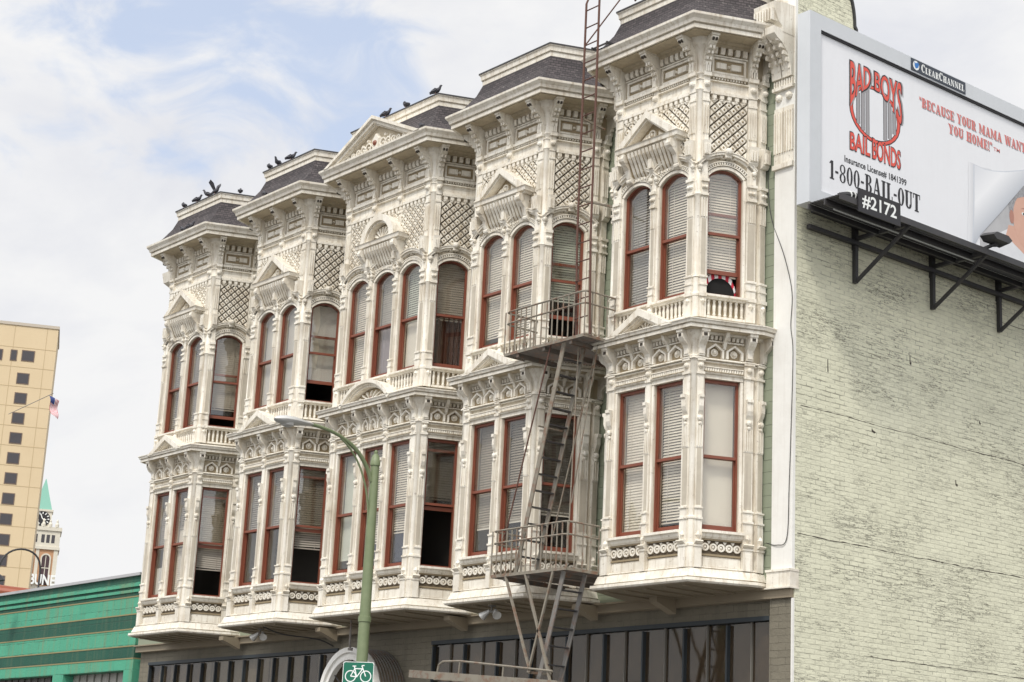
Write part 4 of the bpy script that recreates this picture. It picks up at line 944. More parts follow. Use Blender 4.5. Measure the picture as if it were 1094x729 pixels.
b.tube([(-6.38, -2.1, -2.15), (-6.34, -2.1, -2.0), (-6.22, -2.1, -1.945), (-5.75, -2.1, -1.955), (-3.35, -2.1, -2.2)], .02); b.tube([(-5.78, -2.1, -2.2), (-5.75, -2.1, -1.96)], .015); b.tube([(-4.6, -2.1, -2.3), (-4.58, -2.1, -2.08)], .015)
b.build('swing_stair', FE)

# ---------------------------------------------------------------- billboard
BB = thing('billboard', 'large white billboard in a grey steel frame high on the pale green brick wall', 'billboard', (.45, 3.2, 5.2))
Fb = Fr(.45, 0, 0, 1)            # s = y, o = +x
Y0, Y1, Z0, Z1 = -.42, 7.05, 5.22, 8.55
b = MB().use(ALU); b.box(Fb, Y0, Y0+.27, Z0, Z1, -.22, .05); b.box(Fb, Y1-.27, Y1, Z0, Z1, -.22, .05); b.box(Fb, Y0+.27, Y1-.27, Z1-.27, Z1, -.22, .05); b.box(Fb, Y0+.27, Y1-.27, Z0, Z0+.25, -.22, .05)
b.use(BLACK); b.box(Fb, Y0+.27, Y1-.27, Z1-.305, Z1-.271, -.05, .03)
b.build('frame', BB)
b = MB().use(POSTER); b.box(Fb, Y0+.271, Y1-.271, Z0+.251, Z1-.306, -.05, .0); b.build('poster', BB)
b = MB().use(DKIRON); b.box(Fb, Y0+.55, Y1-.05, Z0+.05, Z1-.05, -.40, -.222)
for y in (1.25, 3.3, 5.21): b.box(Fb, y-.05, y+.05, 4.9, 8.3, -.45, -.38)
b.build('backing', BB)
b = MB().use(DKIRON)
for i in range(10): b.box(Fb, Y0-.04, Y1+.2, 5.155, 5.175, .10+i*.062, .145+i*.062)
b.box(Fb, Y0-.06, Y1+.2, 5.06, 5.15, .07, .10); b.box(Fb, Y0-.06, Y1+.2, 5.06, 5.15, .40, .43); b.box(Fb, Y0-.06, Y1+.2, 5.08, 5.185, .715, .735)
b.box(Fb, .05, Y1+.2, 4.98, 5.05, -.42, -.34)
b.build('catwalk', BB)
for y in (1.25, 3.30, 5.21, 6.8):
    b = MB().use(DKIRON); X = .02
    b.bar((X+.02, y, 4.33), (X+.02, y, 5.2), .07, .07, (0, 1, 0)); b.bar((X+.05, y, 5.1), (1.17, y, 5.1), .06, .07, (0, 1, 0)); b.bar((X+.05, y, 4.36), (1.15, y, 5.07), .05, .05, (0, 1, 0))
    b.build('bracket', BB)
b = MB().use(ALU); b.box(Fb, Y0+.2, 3.4, 5.05, 5.07, .37, .395); b.build('conduit', BB)

# flat printing on the poster
LAY = [0.0]
def flat(b, pts, o=None):                       # one thin printed polygon, each a hair above the last
    LAY[0] += .00025; oo = .0012+LAY[0] if o is None else o+LAY[0]*.0
    b.prism(Fb, pts, oo-.0002, oo, back=False)
def printed(name, polys, m, parent=BB, F=None, o=.002):
    b = MB().use(m); F = F or Fb
    for i, p in enumerate(polys): b.prism(F, p, o-.0005, o+.00012*(i % 12), back=False)
    return b.build(name, parent)
def fontpolys(body, bold=0.):
    cu = bpy.data.curves.new('lettering', 'FONT'); cu.body = body; cu.size = 1; cu.offset = bold; cu.resolution_u = 3
    o = bpy.data.objects.new('lettering', cu); COL.objects.link(o); bpy.context.view_layer.update()
    me = bpy.data.meshes.new_from_object(o.evaluated_get(bpy.context.evaluated_depsgraph_get()))
    vs = [(v.co.x, v.co.y) for v in me.vertices]; fs = [tuple(p.vertices) for p in me.polygons]
    bpy.data.objects.remove(o); bpy.data.curves.remove(cu); bpy.data.meshes.remove(me); return vs, fs
def text(name, body, y0, y1, z0, z1, m, o=.003, bold=0., F=None, parent=BB, warp=None, grow=0.):
    vs, fs = fontpolys(body, bold); xa = min(v[0] for v in vs); xb = max(v[0] for v in vs); za = min(v[1] for v in vs); zb_ = max(v[1] for v in vs)
    F = F or Fb; b = MB().use(m); P = []
    for x, z in vs:
        u = (x-xa)/(xb-xa); v = (z-za)/(zb_-za); y = y0-grow+(y1-y0+2*grow)*u
        a, c = warp(u) if warp else (z0, z1); P.append(F.p(y, a-grow+(c-a+2*grow)*v, o))
    b.add(P, fs); n = len(P)
    return b.build(name, parent)
# slab-serif letters drawn as polygons in a unit-high cell
def Rc(a, c, d, e): return [(a, c), (d, c), (d, e), (a, e)]
def Ar(cx, cy, rx, ry, tx, ty, a0, a1, n=12):
    o_ = [(cx+rx*cos(radians(a0+(a1-a0)*i/n)), cy+ry*sin(radians(a0+(a1-a0)*i/n))) for i in range(n+1)]
    i_ = [(cx+(rx-tx)*cos(radians(a0+(a1-a0)*i/n)), cy+(ry-ty)*sin(radians(a0+(a1-a0)*i/n))) for i in range(n+1)]
    return [[o_[i], o_[i+1], i_[i+1], i_[i]] for i in range(n)]
def Dg(x0, y0, x1, y1, w): return [(x0, y0), (x0+w, y0), (x1+w, y1), (x1, y1)]
SF = lambda x, y, w=.34: Rc(x, y, x+w, y+.07)
G = {
 'I': (.34, [Rc(.07, 0, .27, 1), SF(0, 0), SF(0, .93)]), '1': (.36, [Rc(.11, 0, .29, 1), SF(.02, 0), [(.0, .8), (.11, .86), (.11, 1), (.0, .86)]]),
 'L': (.52, [Rc(.07, 0, .27, 1), SF(0, .93), Rc(0, 0, .5, .07), Rc(.44, 0, .5, .3)]), 'T': (.6, [Rc(.2, 0, .4, 1), SF(.13, 0), Rc(0, .93, .6, 1), Rc(0, .72, .06, 1), Rc(.54, .72, .6, 1)]),
 'U': (.62, [Rc(.05, .25, .24, 1), Rc(.45, .25, .55, 1), SF(-.02, .93), Rc(.38, .93, .62, 1)]+Ar(.30, .26, .25, .26, .17, .09, 180, 360)),
 'O': (.56, Ar(.28, .5, .27, .5, .18, .06, 0, 360, 20)), '0': (.5, Ar(.25, .5, .24, .5, .15, .06, 0, 360, 20)),
 '8': (.5, Ar(.25, .26, .24, .26, .13, .05, 0, 360, 16)+Ar(.25, .75, .22, .25, .11, .05, 0, 360, 16)), '-': (.3, [Rc(.03, .4, .27, .52)]),
 'B': (.58, [Rc(.07, 0, .26, 1), Rc(0, 0, .32, .06), Rc(0, .94, .32, 1), Rc(.2, .49, .32, .54)]+Ar(.31, .26, .25, .26, .17, .06, -90, 90)+Ar(.31, .76, .22, .24, .16, .06, -90, 90)),
 'A': (.66, [Dg(.06, 0, .28, 1, .07), [(.27, 1), (.40, 1), (.62, 0), (.42, 0)], Rc(.16, .28, .48, .35), Rc(-.02, 0, .22, .07), Rc(.36, 0, .68, .07)]),
 'E': (.52, [Rc(.07, 0, .26, 1), Rc(0, 0, .5, .07), Rc(0, .93, .5, 1), Rc(.2, .47, .4, .54), Rc(.44, 0, .5, .28), Rc(.44, .72, .5, 1), Rc(.35, .38, .4, .63)]),
 'C': (.54, Ar(.28, .5, .27, .5, .18, .07, 40, 320, 16)+[Rc(.44, .68, .5, 1)]), 'S': (.48, Ar(.24, .74, .22, .26, .14, .08, 20, 270)+Ar(.24, .27, .23, .27, .15, .08, 90, -160)+[Rc(.40, .72, .45, 1), Rc(.02, 0, .07, .28)]),
 'Y': (.62, [Dg(.03, 1, .22, .45, .19), Dg(.48, 1, .33, .45, .07), Rc(.22, 0, .40, .5), SF(.14, 0), Rc(-.03, .93, .28, 1), Rc(.38, .93, .62, 1)]),
 'R': (.62, [Rc(.07, 0, .26, 1), SF(0, 0), Rc(0, .94, .32, 1), Rc(.2, .46, .32, .52)]+Ar(.31, .735, .23, .265, .16, .06, -90, 90)+[[(.30, .48), (.44, .48), (.60, 0), (.42, 0)], Rc(.42, 0, .64, .07)]),
 'M': (.86, [Rc(.08, 0, .16, 1), Rc(.58, 0, .78, 1), [(.06, 1), (.24, 1), (.46, .1), (.38, .1)], [(.62, 1), (.70, 1), (.46, .1), (.40, .1)], Rc(0, 0, .24, .07), Rc(.52, 0, .84, .07), Rc(0, .93, .2, 1), Rc(.62, .93, .84, 1)]),
 'W': (.9, [Dg(.04, 1, .20, 0, .17), Dg(.42, 1, .28, 0, .07), Dg(.40, 1, .56, 0, .17), Dg(.78, 1, .66, 0, .07), Rc(-.03, .93, .26, 1), Rc(.34, .93, .60, 1), Rc(.70, .93, .92, 1)]),
 'N': (.68, [Rc(.08, 0, .15, 1), Rc(.53, 0, .60, 1), [(.06, 1), (.25, 1), (.60, 0), (.46, 0)], Rc(0, 0, .24, .07), Rc(.44, .93, .68, 1), Rc(0, .93, .2, 1)]),
 'H': (.68, [Rc(.07, 0, .26, 1), Rc(.42, 0, .61, 1), Rc(.2, .47, .5, .54), SF(0, 0), SF(0, .93), SF(.35, 0, .33), SF(.35, .93, .33)]),
 '!': (.24, [[(.05, 1), (.19, 1), (.15, .28), (.09, .28)], Rc(.05, 0, .19, .16)]), '"': (.28, [Rc(.03, .7, .11, 1), Rc(.17, .7, .25, 1)]), ' ': (.3, []),
}
def slab_text(name, body, y0, y1, z0, z1, m, o=.003, F=None, parent=BB, dy=0., dz=0., small=None, track=.06):
    if ' ' in body:
        adv = lambda t_: sum(G[ch][0]+track for ch in t_)
        kk = (y1-y0)/(adv(body)-track); i0 = 0; r_ = None
        for w_ in body.split(' '):
            ya = y0+kk*adv(body[:i0]); yb = ya+kk*(adv(w_)-track); i0 += len(w_)+1
            r_ = slab_text(name, w_, ya, yb, z0, z1, m, o, F, parent, dy, dz, small, track)
        return r_
    x = 0.; polys = []
    for i, ch in enumerate(body):
        k = .78 if (small and i in small) else 1.
        w, g = G[ch]; polys += [[(x+p[0]*k, p[1]*k) for p in pl] for pl in g]; x += w*k+track
    k = (y1-y0)/(x-track)
    return printed(name, [[(y0+dy+p[0]*k, z0+dz+(z1-z0)*p[1]) for p in pl] for pl in polys], m, parent, F, o)
# emblem: arched heading over an oval with bars (the cartoon figure is left out)
n = 28; ov = lambda rx, rz: [(1.28+rx*cos(2*pi*i/n), 7.21+rz*sin(2*pi*i/n)) for i in range(n)]
printed('emblem_rim', [ov(.67, .52)], BLACK, o=.0012); printed('emblem_ring', [ov(.65, .50)], REDP, o=.0018); printed('emblem_line', [ov(.585, .455)], BLACK, o=.0022); printed('emblem_field', [ov(.57, .44)], POSTER, o=.0027)
bars = []
for x in (.80, .92, 1.04, 1.50, 1.62, 1.74):
    h = .44*sqrt(max(0, 1-((x+.04-1.28)/.57)**2)); bars.append([(x, 7.21-h), (x+.075, 7.21-h), (x+.075, 7.21+h), (x, 7.21+h)])
printed('emblem_bar_edge', [[(a-.012, c), (d+.012, c), (d+.012, e), (a-.012, e)] for (a, c), (d, _), (_, e), _ in bars], BLACK, o=.0032); printed('emblem_bar', bars, GREYP, o=.0042)
def wp(lo_c, lo_e, top):
    return lambda u: (lo_c-(lo_c-lo_e)*abs(2*u-1)**1.8, top)
for nm, body, y0, y1, w_ in (('heading', 'BAD', .63, 1.16, lambda u: (7.19+.5*u**.7, 8.0)), ('heading', 'BOYS', 1.26, 1.98, lambda u: (7.66-.48*u**1.6, 8.0))):
    text(nm+'_shadow', body, y0+.035, y1+.035, 0, 0, GREYP, .0052, .03, warp=w_, grow=.02); text(nm+'_outline', body, y0, y1, 0, 0, BLACK, .006, .03, warp=w_, grow=.02); text(nm, body, y0, y1, 0, 0, REDP, .007, .012, warp=w_, grow=-.005)
for body, y0, y1, w_ in (('BAIL', .63, 1.13, lambda u: (6.42, 6.72+.03*u)), ('BONDS', 1.2, 1.93, lambda u: (6.41, 6.78-.04*u))):
    text('subheading_outline', body, y0, y1, 0, 0, BLACK, .006, .035, warp=w_, grow=.016); text('subheading', body, y0, y1, 0, 0, REDP, .007, .018, warp=w_, grow=-.002)
text('license_line', 'Insurance License# 1841399', .49, 2.09, 6.145, 6.275, BLACK, .003, .02)
slab_text('phone_number', '1-800-BAIL-OUT', .12, 2.45, 5.77, 6.09, BLACK)
LN1 = '"BECAUSE YOUR MAMA WANTS'; LN2 = 'YOU HOME!"'
for nm, m, o_, d in (('slogan_shadow', GREYP, .0015, .02), ('slogan', PINKP, .003, 0)):
    slab_text(nm, LN1, 2.46, 5.66, 7.73, 7.91, m, o_, dy=d, dz=-d); slab_text(nm, LN2, 3.27, 4.53, 7.47, 7.65, m, o_, dy=d, dz=-d)
text('trade_mark', 'TM', 4.57, 4.76, 7.51, 7.58, PINKP, .003, .01)
# turned-up corner of the print and the portrait under it
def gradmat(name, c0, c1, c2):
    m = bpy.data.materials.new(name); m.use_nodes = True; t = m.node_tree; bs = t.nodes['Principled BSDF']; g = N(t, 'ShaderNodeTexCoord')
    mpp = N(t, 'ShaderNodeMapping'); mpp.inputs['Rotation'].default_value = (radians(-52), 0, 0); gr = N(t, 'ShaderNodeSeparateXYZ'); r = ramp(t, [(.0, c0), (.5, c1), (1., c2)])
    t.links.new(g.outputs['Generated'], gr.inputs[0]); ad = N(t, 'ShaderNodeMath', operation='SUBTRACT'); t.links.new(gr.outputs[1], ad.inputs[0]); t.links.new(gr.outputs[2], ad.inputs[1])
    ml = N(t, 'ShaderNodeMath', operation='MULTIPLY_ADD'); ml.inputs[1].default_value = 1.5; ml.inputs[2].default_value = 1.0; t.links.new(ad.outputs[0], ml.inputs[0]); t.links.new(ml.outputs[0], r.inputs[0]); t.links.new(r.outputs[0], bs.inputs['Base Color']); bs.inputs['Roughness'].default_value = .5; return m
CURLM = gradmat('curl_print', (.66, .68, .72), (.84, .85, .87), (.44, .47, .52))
curl = [(3.99, 7.07), (4.27, 7.06), (4.55, 7.10), (4.9, 7.18), (5.46, 7.36), (6.0, 7.6), (6.4, 7.84), (5.93, 7.44), (5.43, 7.05), (4.75, 6.39), (4.11, 5.79), (3.9, 5.50), (3.93, 5.78), (3.97, 6.4)]
BGP = mat('portrait_background', (.42, .42, .43), .5, dirt=.5, dirtcol=(.6, .6, .6), dscale=2)
printed('portrait_background', [[(4.11, 5.47), (6.78, 5.47), (6.78, 8.1), (6.4, 7.84), (5.43, 7.05), (4.11, 5.79)]], BGP, o=.0008)
c_ = lambda x, z, rx, rz, n=20, a0=0, a1=360: [(x+rx*cos(radians(a0+(a1-a0)*i/n)), z+rz*sin(radians(a0+(a1-a0)*i/n))) for i in range(n)]
HAIR = mat('print_grey_hair', (.24, .24, .25), .5, dirt=.7, dirtcol=(.5, .5, .52), dscale=25); SKIN = mat('print_skin', (.62, .36, .27), .5, dirt=.3, dirtcol=(.72, .48, .38), dscale=6)
SHIRT = mat('print_shirt', (.70, .71, .73), .5, dirt=.3, dirtcol=(.5, .52, .56), dscale=5); SKIN2 = mat('print_skin_dark', (.42, .2, .15), .5)
printed('portrait_shirt', [[(4.2, 5.47), (4.45, 5.85), (4.95, 6.12), (5.6, 5.8), (6.2, 5.95), (6.7, 5.6), (6.7, 5.47)]], SHIRT, o=.0013)
printed('portrait_neck', [[(4.97, 6.2), (4.88, 5.98), (5.5, 5.72), (5.95, 5.95), (5.9, 6.3)]], SKIN, o=.0019)
printed('portrait_hair', [c_(5.52, 6.62, .55, .56)], HAIR, o=.0026); printed('portrait_face', [c_(5.58, 6.40, .47, .55)], SKIN, o=.0034); printed('portrait_ear', [c_(5.07, 6.38, .07, .13)], SKIN2, o=.0044)
printed('portrait_fringe', [[(5.13, 6.62), (5.25, 6.78), (5.45, 6.86), (5.8, 6.85), (6.02, 6.7), (6.0, 6.95), (5.6, 7.12), (5.2, 6.98)]], HAIR, o=.005)
printed('portrait_eye', [c_(5.43, 6.52, .06, .03, 12), c_(5.76, 6.52, .06, .03, 12)], SIGNW, o=.0055); printed('portrait_pupil', [c_(5.43, 6.52, .025, .025, 10), c_(5.76, 6.52, .025, .025, 10)], BLACK, o=.0065)
printed('portrait_brow', [[(5.34, 6.6), (5.43, 6.64), (5.53, 6.61), (5.43, 6.62)], [(5.67, 6.61), (5.77, 6.64), (5.86, 6.6), (5.77, 6.62)], [(5.55, 6.33), (5.6, 6.27), (5.66, 6.3), (5.61, 6.31)], [(5.44, 6.13), (5.6, 6.09), (5.76, 6.13), (5.6, 6.15)]], SKIN2, o=.0058)
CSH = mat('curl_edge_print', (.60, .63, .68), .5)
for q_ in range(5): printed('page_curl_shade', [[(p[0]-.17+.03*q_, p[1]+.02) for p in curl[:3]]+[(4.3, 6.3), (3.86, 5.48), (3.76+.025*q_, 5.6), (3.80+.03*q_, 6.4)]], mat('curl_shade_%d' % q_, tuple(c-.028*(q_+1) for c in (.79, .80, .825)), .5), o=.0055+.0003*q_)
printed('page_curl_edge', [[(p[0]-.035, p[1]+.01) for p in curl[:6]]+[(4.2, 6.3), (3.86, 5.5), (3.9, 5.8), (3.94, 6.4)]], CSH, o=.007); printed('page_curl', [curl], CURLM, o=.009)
# maker's plate on the frame
Fp2 = Fr(.501, 0, 0, 1); NAVY = mat('plate_navy', (.03, .04, .06), .4)
b = MB().use(NAVY); b.box(Fp2, 2.18, 3.70, 8.31, 8.53, 0., .012); plate = b.build('maker_plate', BB)
slab_text('plate_lettering', 'CLEARCHANNEL', 2.45, 3.66, 8.345, 8.50, SIGNW, .0135, Fp2, plate, small={1, 2, 3, 4, 6, 7, 8, 9, 10, 11}, track=.05)
printed('plate_disc', [c_(2.31, 8.42, .085, .085)], SIGNW, plate, Fp2, .0128); printed('plate_globe', [[(2.27, 8.40), (2.30, 8.36), (2.37, 8.40), (2.39, 8.46), (2.35, 8.49), (2.30, 8.46), (2.26, 8.48)]], mat('globe_blue', (.02, .17, .5), .4), plate, Fp2, .014)
# number plate and bundled cover on the catwalk
NPX, NPZ = (.02, .87), (5.06, 5.30)
Fp3 = Fr(1.187, 0, 0, 1)
b = MB().use(BLACK); b.box(Fp3, NPX[0]-.09, NPX[1]+.1, NPZ[0]-.08, NPZ[1]+.07, 0, .02); npl = b.build('number_plate', BB)
text('plate_number', '#2172', NPX[0], NPX[1], NPZ[0], NPZ[1], SIGNW, .0225, .02, Fp3, npl)
b = MB().use(mat('tarp_dark', (.03, .03, .032), .6, bump=.5, bscale=8)); pts = []
b.tube([(1.10, -.44, 5.19), (1.10, -.34, 5.21), (1.08, -.18, 5.24), (1.06, -.04, 5.26), (1.06, .1, 5.25)], [.01, .035, .06, .08, .075], 8); b.use(SIGNW)
for y in (-.16, -.06): b.lathe((1.07, y, 5.245+.1*(y+.16)), (0, 1, .1), [(.082, 0), (.082, .014)], 14)
b.build('rolled_tarp', BB, True)
b = MB().use(DKIRON); b.bar((.5, 3.42, 5.15), (1.25, 3.42, 5.28), .05, .05, (0, 1, 0)); b.lathe((1.25, 3.42, 5.28), (0, 0, 1), [(.05, -.04), (.05, .04)], 8)
Fl = Fr(1.2, 0, 0, 1); b.prism(Fl, [(3.2, 5.28), (3.65, 5.28), (3.75, 5.36), (3.62, 5.44), (3.22, 5.44), (3.1, 5.36)], -.02, .22, .8); b.build('floodlight', BB)

# ---------------------------------------------------------------- street lamp and bicycle sign
YL = -4.15; XLp = -5.70
SLm = thing('street_lamp', 'sage green street lamp pole with a curved arm over the street', 'street lamp', (XLp, YL, -GZ+.13))
b = MB().use(POLE); zt_ = 1.22
b.lathe((XLp, YL, 0), (0, 0, 1), [(.14, -GZ+.13), (.14, -GZ+.4), (.098, -GZ+.5), (.094, -1.52), (.108, -1.515), (.108, -1.43), (.092, -1.425), (.070, zt_-.15), (.084, zt_-.145), (.084, zt_-.07), (.074, zt_-.05), (.06, zt_+.02), (.03, zt_+.05), (.035, zt_+.09), (.01, zt_+.12)], 14)
b.build('pole', SLm, True)
b = MB().use(POLE)
def bez(p0, p1, p2, p3, n=14): return [p0*(1-t)**3+p1*3*t*(1-t)**2+p2*3*t*t*(1-t)+p3*t**3 for t in [i/n for i in range(n+1)]]
V = Vector
ARM = V((XLp, YL-1.34, 1.55))
b.tube(bez(V((XLp, YL-.06, zt_-.42)), V((XLp, YL-.25, zt_+.1)), V((XLp, YL-.7, zt_+.31)), ARM), [.036]*8+[.030]*7, 8)
b.tube(bez(V((XLp, YL-.06, zt_-1.15)), V((XLp, YL-.09, zt_-.55)), V((XLp, YL-.28, zt_-.05)), V((XLp, YL-.72, zt_+.2)), 12), .017, 7); b.build('arm', SLm, True)
b = MB().use(LAMPHD); hd = [(.0, .035), (.06, .06), (.2, .085), (.4, .135), (.6, .14), (.74, .09), (.80, .02)]
vs = []; n = 12
for t, r in hd:
    for i in range(n):
        a = 2*pi*i/n; vs.append(ARM+V((r*cos(a), -t*.92+.05, r*.55*sin(a)-.03*t)))
b.add(vs, [(j*n+i, j*n+(i+1) % n, (j+1)*n+(i+1) % n, (j+1)*n+i) for j in range(len(hd)-1) for i in range(n)]+[tuple(range(n)), tuple(range((len(hd)-1)*n, len(hd)*n))]); b.build('lamp_head', SLm, True)
b = MB().use(mat('lamp_lens', (.5, .5, .48), .2)); b.lathe(ARM+V((0, -.42, -.05)), (0, 0, -1), [(.115, 0), (.10, .05), (.03, .08)], 12); b.build('lens', SLm, True)
sgn = thing('bicycle_sign', 'green sign with a white bicycle on the lamp pole', 'sign', (XLp+.1, YL-.10, -2.85))
ux, uy = cos(radians(38)), sin(radians(38)); Fq = Fr(XLp-.12, YL-.25, ux, uy)
b = MB().use(SIGNG); r_ = .03; q = []
SX0, SX1, SZ0, SZ1 = -.02, .50, -2.84, -2.17
for cx, cz, a0 in ((SX1-r_, SZ1-r_, 0), (SX0+r_, SZ1-r_, 90), (SX0+r_, SZ0+r_, 180), (SX1-r_, SZ0+r_, 270)):
    q += [(cx+r_*cos(radians(a0+30*i)), cz+r_*sin(radians(a0+30*i))) for i in range(4)]
b.prism(Fq, q, 0, .006); b.build('sign_plate', sgn)
b = MB().use(SIGNW); b.strip(Fq, q+[q[0]], [(.24+(x-.24)*.965, -2.505+(z+2.505)*.972) for x, z in q+[q[0]]], .0062, .0075); b.build('sign_border', sgn)
b = MB().use(SIGNW); cx, cz = .24, -2.40
b.ring(Fq, cx-.125, cz, .0065, .095, .016, .0015, 22); b.ring(Fq, cx+.13, cz, .0065, .095, .016, .0015, 22)
def ln(x0, z0, x1, z1, w, k):
    dx, dz = x1-x0, z1-z0; l = sqrt(dx*dx+dz*dz); nx, nz = -dz/l*w/2, dx/l*w/2
    b.prism(Fq, [(cx+x0+nx, cz+z0+nz), (cx+x1+nx, cz+z1+nz), (cx+x1-nx, cz+z1-nz), (cx+x0-nx, cz+z0-nz)], .0062, .008+.0003*k, back=False)
for k_, a in enumerate(((-.125, 0, -.06, .12), (-.06, .12, .07, .12), (-.02, -.01, .07, .12), (-.125, 0, -.02, -.01), (-.02, -.01, -.07, .155), (.13, 0, .055, .17), (.055, .17, .1, .175), (-.1, .16, -.04, .16))): ln(*a, .016, k_)
b.build('bicycle_symbol', sgn)

# ---------------------------------------------------------------- low green building, brick parapet, roof lamp
GB = thing('tiled_shop', 'low shop with striped green tile front and roll-up doors left of the Victorian', 'building', (-33, 0, -GZ))
def greenmat(name, c, c2, st=.65):
    m = brickmat(name, c, (.04, .07, .05), ax='x', bw=.62, rh=.30, crack=.7, patch=.3, ms=.011, tint=c2, streak=st, scol=(.22, .20, .10)); return m
GL = greenmat('light_green_tile', (.07, .345, .215), (.11, .40, .26)); GDk = greenmat('dark_green_tile', (.012, .085, .055), (.02, .11, .07), .22)
GT = mat('tan_tile_edge', (.26, .22, .10), .6)
b = MB(); XG0, XG1 = -60, -21.05
def band(z0, z1, m, o=0.): b.use(m); b.box(FW, XG0, XG1, z0, z1, -.3, o)
band(.70, .86, GDk, .0); band(.60, .70, GL, .03); band(.53, .60, GDk, -.01); band(.46, .53, GL, .03); band(.37, .46, GDk, 0); band(.34, .37, GT, .01)
band(-.06, .34, GL); band(-.09, -.06, GT, .01); band(-.42, -.09, GDk); band(-.45, -.42, GT, .01); band(-.83, -.45, GL); band(-.86, -.83, GT, .01); band(-1.13, -.86, GDk, 0); band(-1.16, -1.13, GT, .01); band(-1.42, -1.16, GL)
b.build('tile_front', GB)
for a_, c_x in ((-25.35, -24.75), (-21.5, -21.05), (-33, -32.4)): b = MB().use(GL); b.box(FW, a_, c_x, -GZ, -1.42, -.3, .0); b.build('tile_pier', GB)
b = MB().use(mat('grey_coping', (.42, .42, .43), .6)); b.box(FW, XG0, XG1, .86, .93, -.4, .06); b.build('coping', GB)
RD_ = mat('steel_door', (.33, .32, .29), .5, streak=.5, dirtcol=(.15, .13, .1)); RD2 = mat('dark_steel_door', (.12, .11, .10), .6, streak=.5, dirtcol=(.3, .28, .25))
for x0, x1, m in ((-24.74, -21.51, RD_), (-32.39, -25.36, RD2), (-45, -33.01, RD2), (-59.9, -45.01, RD_)):
    b = MB().use(m); n = int((x1-x0)/.2)
    for i in range(n): xa = x0+(x1-x0)*i/n; b.prism(Fr(0, 0, 1, 0), [(xa, -GZ), (xa+(x1-x0)/n-.03, -GZ), (xa+(x1-x0)/n-.03, -1.421), (xa, -1.421)], -.25, -.12+.03*(i % 2), .999)
    b.build('roll_up_door', GB)
b = MB().use(STORE); b.box(FW, XG0, XG1, .3, .4, -18, -.3); b.box(FW, XG0, XG0+.3, -GZ, .3, -18, -.3); b.box(FW, XG0+.3, XG1, -GZ, .3, -18, -17.7); b.build('roof', GB)
b = MB().use(BRICKR)
b.prism(Fr(0, 5, 1, 0), [(-50, .4), (-41.3, .4), (-41.3, 2.45), (-41.9, 2.62), (-42.5, 2.6), (-42.6, 2.78), (-43.6, 2.92), (-50, 3.0)], -3, 0); tag(recentre(b.build('brick_stack')), 'red brick parapet behind the green tiled shop, left edge', 'brick wall')
RL = thing('roof_lamp', 'black gooseneck lamp rising over the green shop parapet', 'lamp', (-27.62, .2, .4))
b = MB().use(DKIRON)
b.tube(bez(V((-27.62, .2, .4)), V((-27.62, .2, 1.3)), V((-27.62, .2, 1.5)), V((-27.62, .18, 1.62)), 8)+bez(V((-27.62, .18, 1.62)), V((-27.62, .1, 2.22)), V((-27.62, -.95, 2.15)), V((-27.62, -1.0, 1.42)), 14)[1:], .028, 7); b.build('neck', RL, True)
b = MB().use(DKIRON); b.lathe((-27.62, -1.02, 1.05), (0, -.25, 1), [(.22, 0), (.24, .03), (.15, .17), (.09, .22), (.08, .36), (.03, .42)], 12); b.build('lamp_shade', RL, True)

# ---------------------------------------------------------------- distant towers and flag
TT = thing('hotel_tower', 'tall tan concrete tower with a column of square dark windows', 'tower', (-258, 97, -GZ))
TAN2 = mat('tan_concrete', (.66, .525, .335), .7, streak=.12, dirt=.2, dirtcol=(.5, .38, .22), dscale=.15)
ul = Vector((-.43, -.90, 0)).normalized()       # to the left in the view
o0 = Vector((-254.7, 102.7, 0)); Ft = Fr(o0.x-ul.x*(-0)+ul.x*60, o0.y+ul.y*60, -ul.x, -ul.y)   # s: 0 far left .. 60 right edge
b = MB().use(TAN2); b.box(Ft, 0, 60, -GZ, 71.6, -14, 0); b.build('wall', TT)
b = MB().use(mat('tower_coping', (.5, .44, .36), .7)); b.box(Ft, -.2, 60.15, 71.6, 72.1, -14, .15); b.build('coping', TT)
b = MB().use(mat('tower_joint', (.47, .36, .21), .8))
for k_ in range(23): b.box(Ft, 0, 60, -4+k_*3.3-.78, -4+k_*3.3-.68, 0, .02)
for s in (58.2, 53.0): b.box(Ft, s, s+.08, -GZ, 71.5, 0, .021)
b.build('panel_joint', TT)
GW = mat('tower_glass', (.05, .045, .05), .15); FRM = mat('tower_frame', (.16, .11, .08), .5)
wins_ = [(55.05, 66.5-3.57*0, 1.9)]
zz = 66.45; first = None
def twin(s, z, w):
    b = MB().use(FRM); b.box(Ft, s-w/2, s+w/2, z-.95, z+.95, .0, .06); wo = b.build('window', TT)
    g = MB().use(GW); g.box(Ft, s-w/2+.14, s+w/2-.14, z-.8, z+.8, .055, .075); g.box(Ft, s-w/2+.14, s-.06, z-.8, z+.8, .05, .08); g.build('pane', wo)
twin(55.8-.45+.25, 66.55, 2.1); twin(53.3, 66.45, 1.1); twin(50.5, 66.35, 2.1)
for k_ in range(1, 17): twin(55.2, 66.55-3.345*k_*1.0+(-.55 if k_ else 0), 2.0)
CT = thing('clock_tower', 'cream and brick clock tower with green copper spire behind the tan tower', 'tower', (-391, 165.5, -GZ))
uc = Vector((-.41, -.91, 0)).normalized(); oc = Vector((-389.0, 169.9, 0)); Wc = 9.2
Fc = Fr(oc.x+uc.x*Wc, oc.y+uc.y*Wc, -uc.x, -uc.y)     # s 0..Wc, right edge at Wc
CRM = mat('terracotta_cream', (.66, .62, .52), .7, dirt=.3, dirtcol=(.4, .36, .3), dscale=.4); BRK = mat('tower_brick', (.48, .27, .15), .8)
COP = mat('green_copper', (.20, .43, .34), .6, streak=.3, dirtcol=(.12, .33, .25))
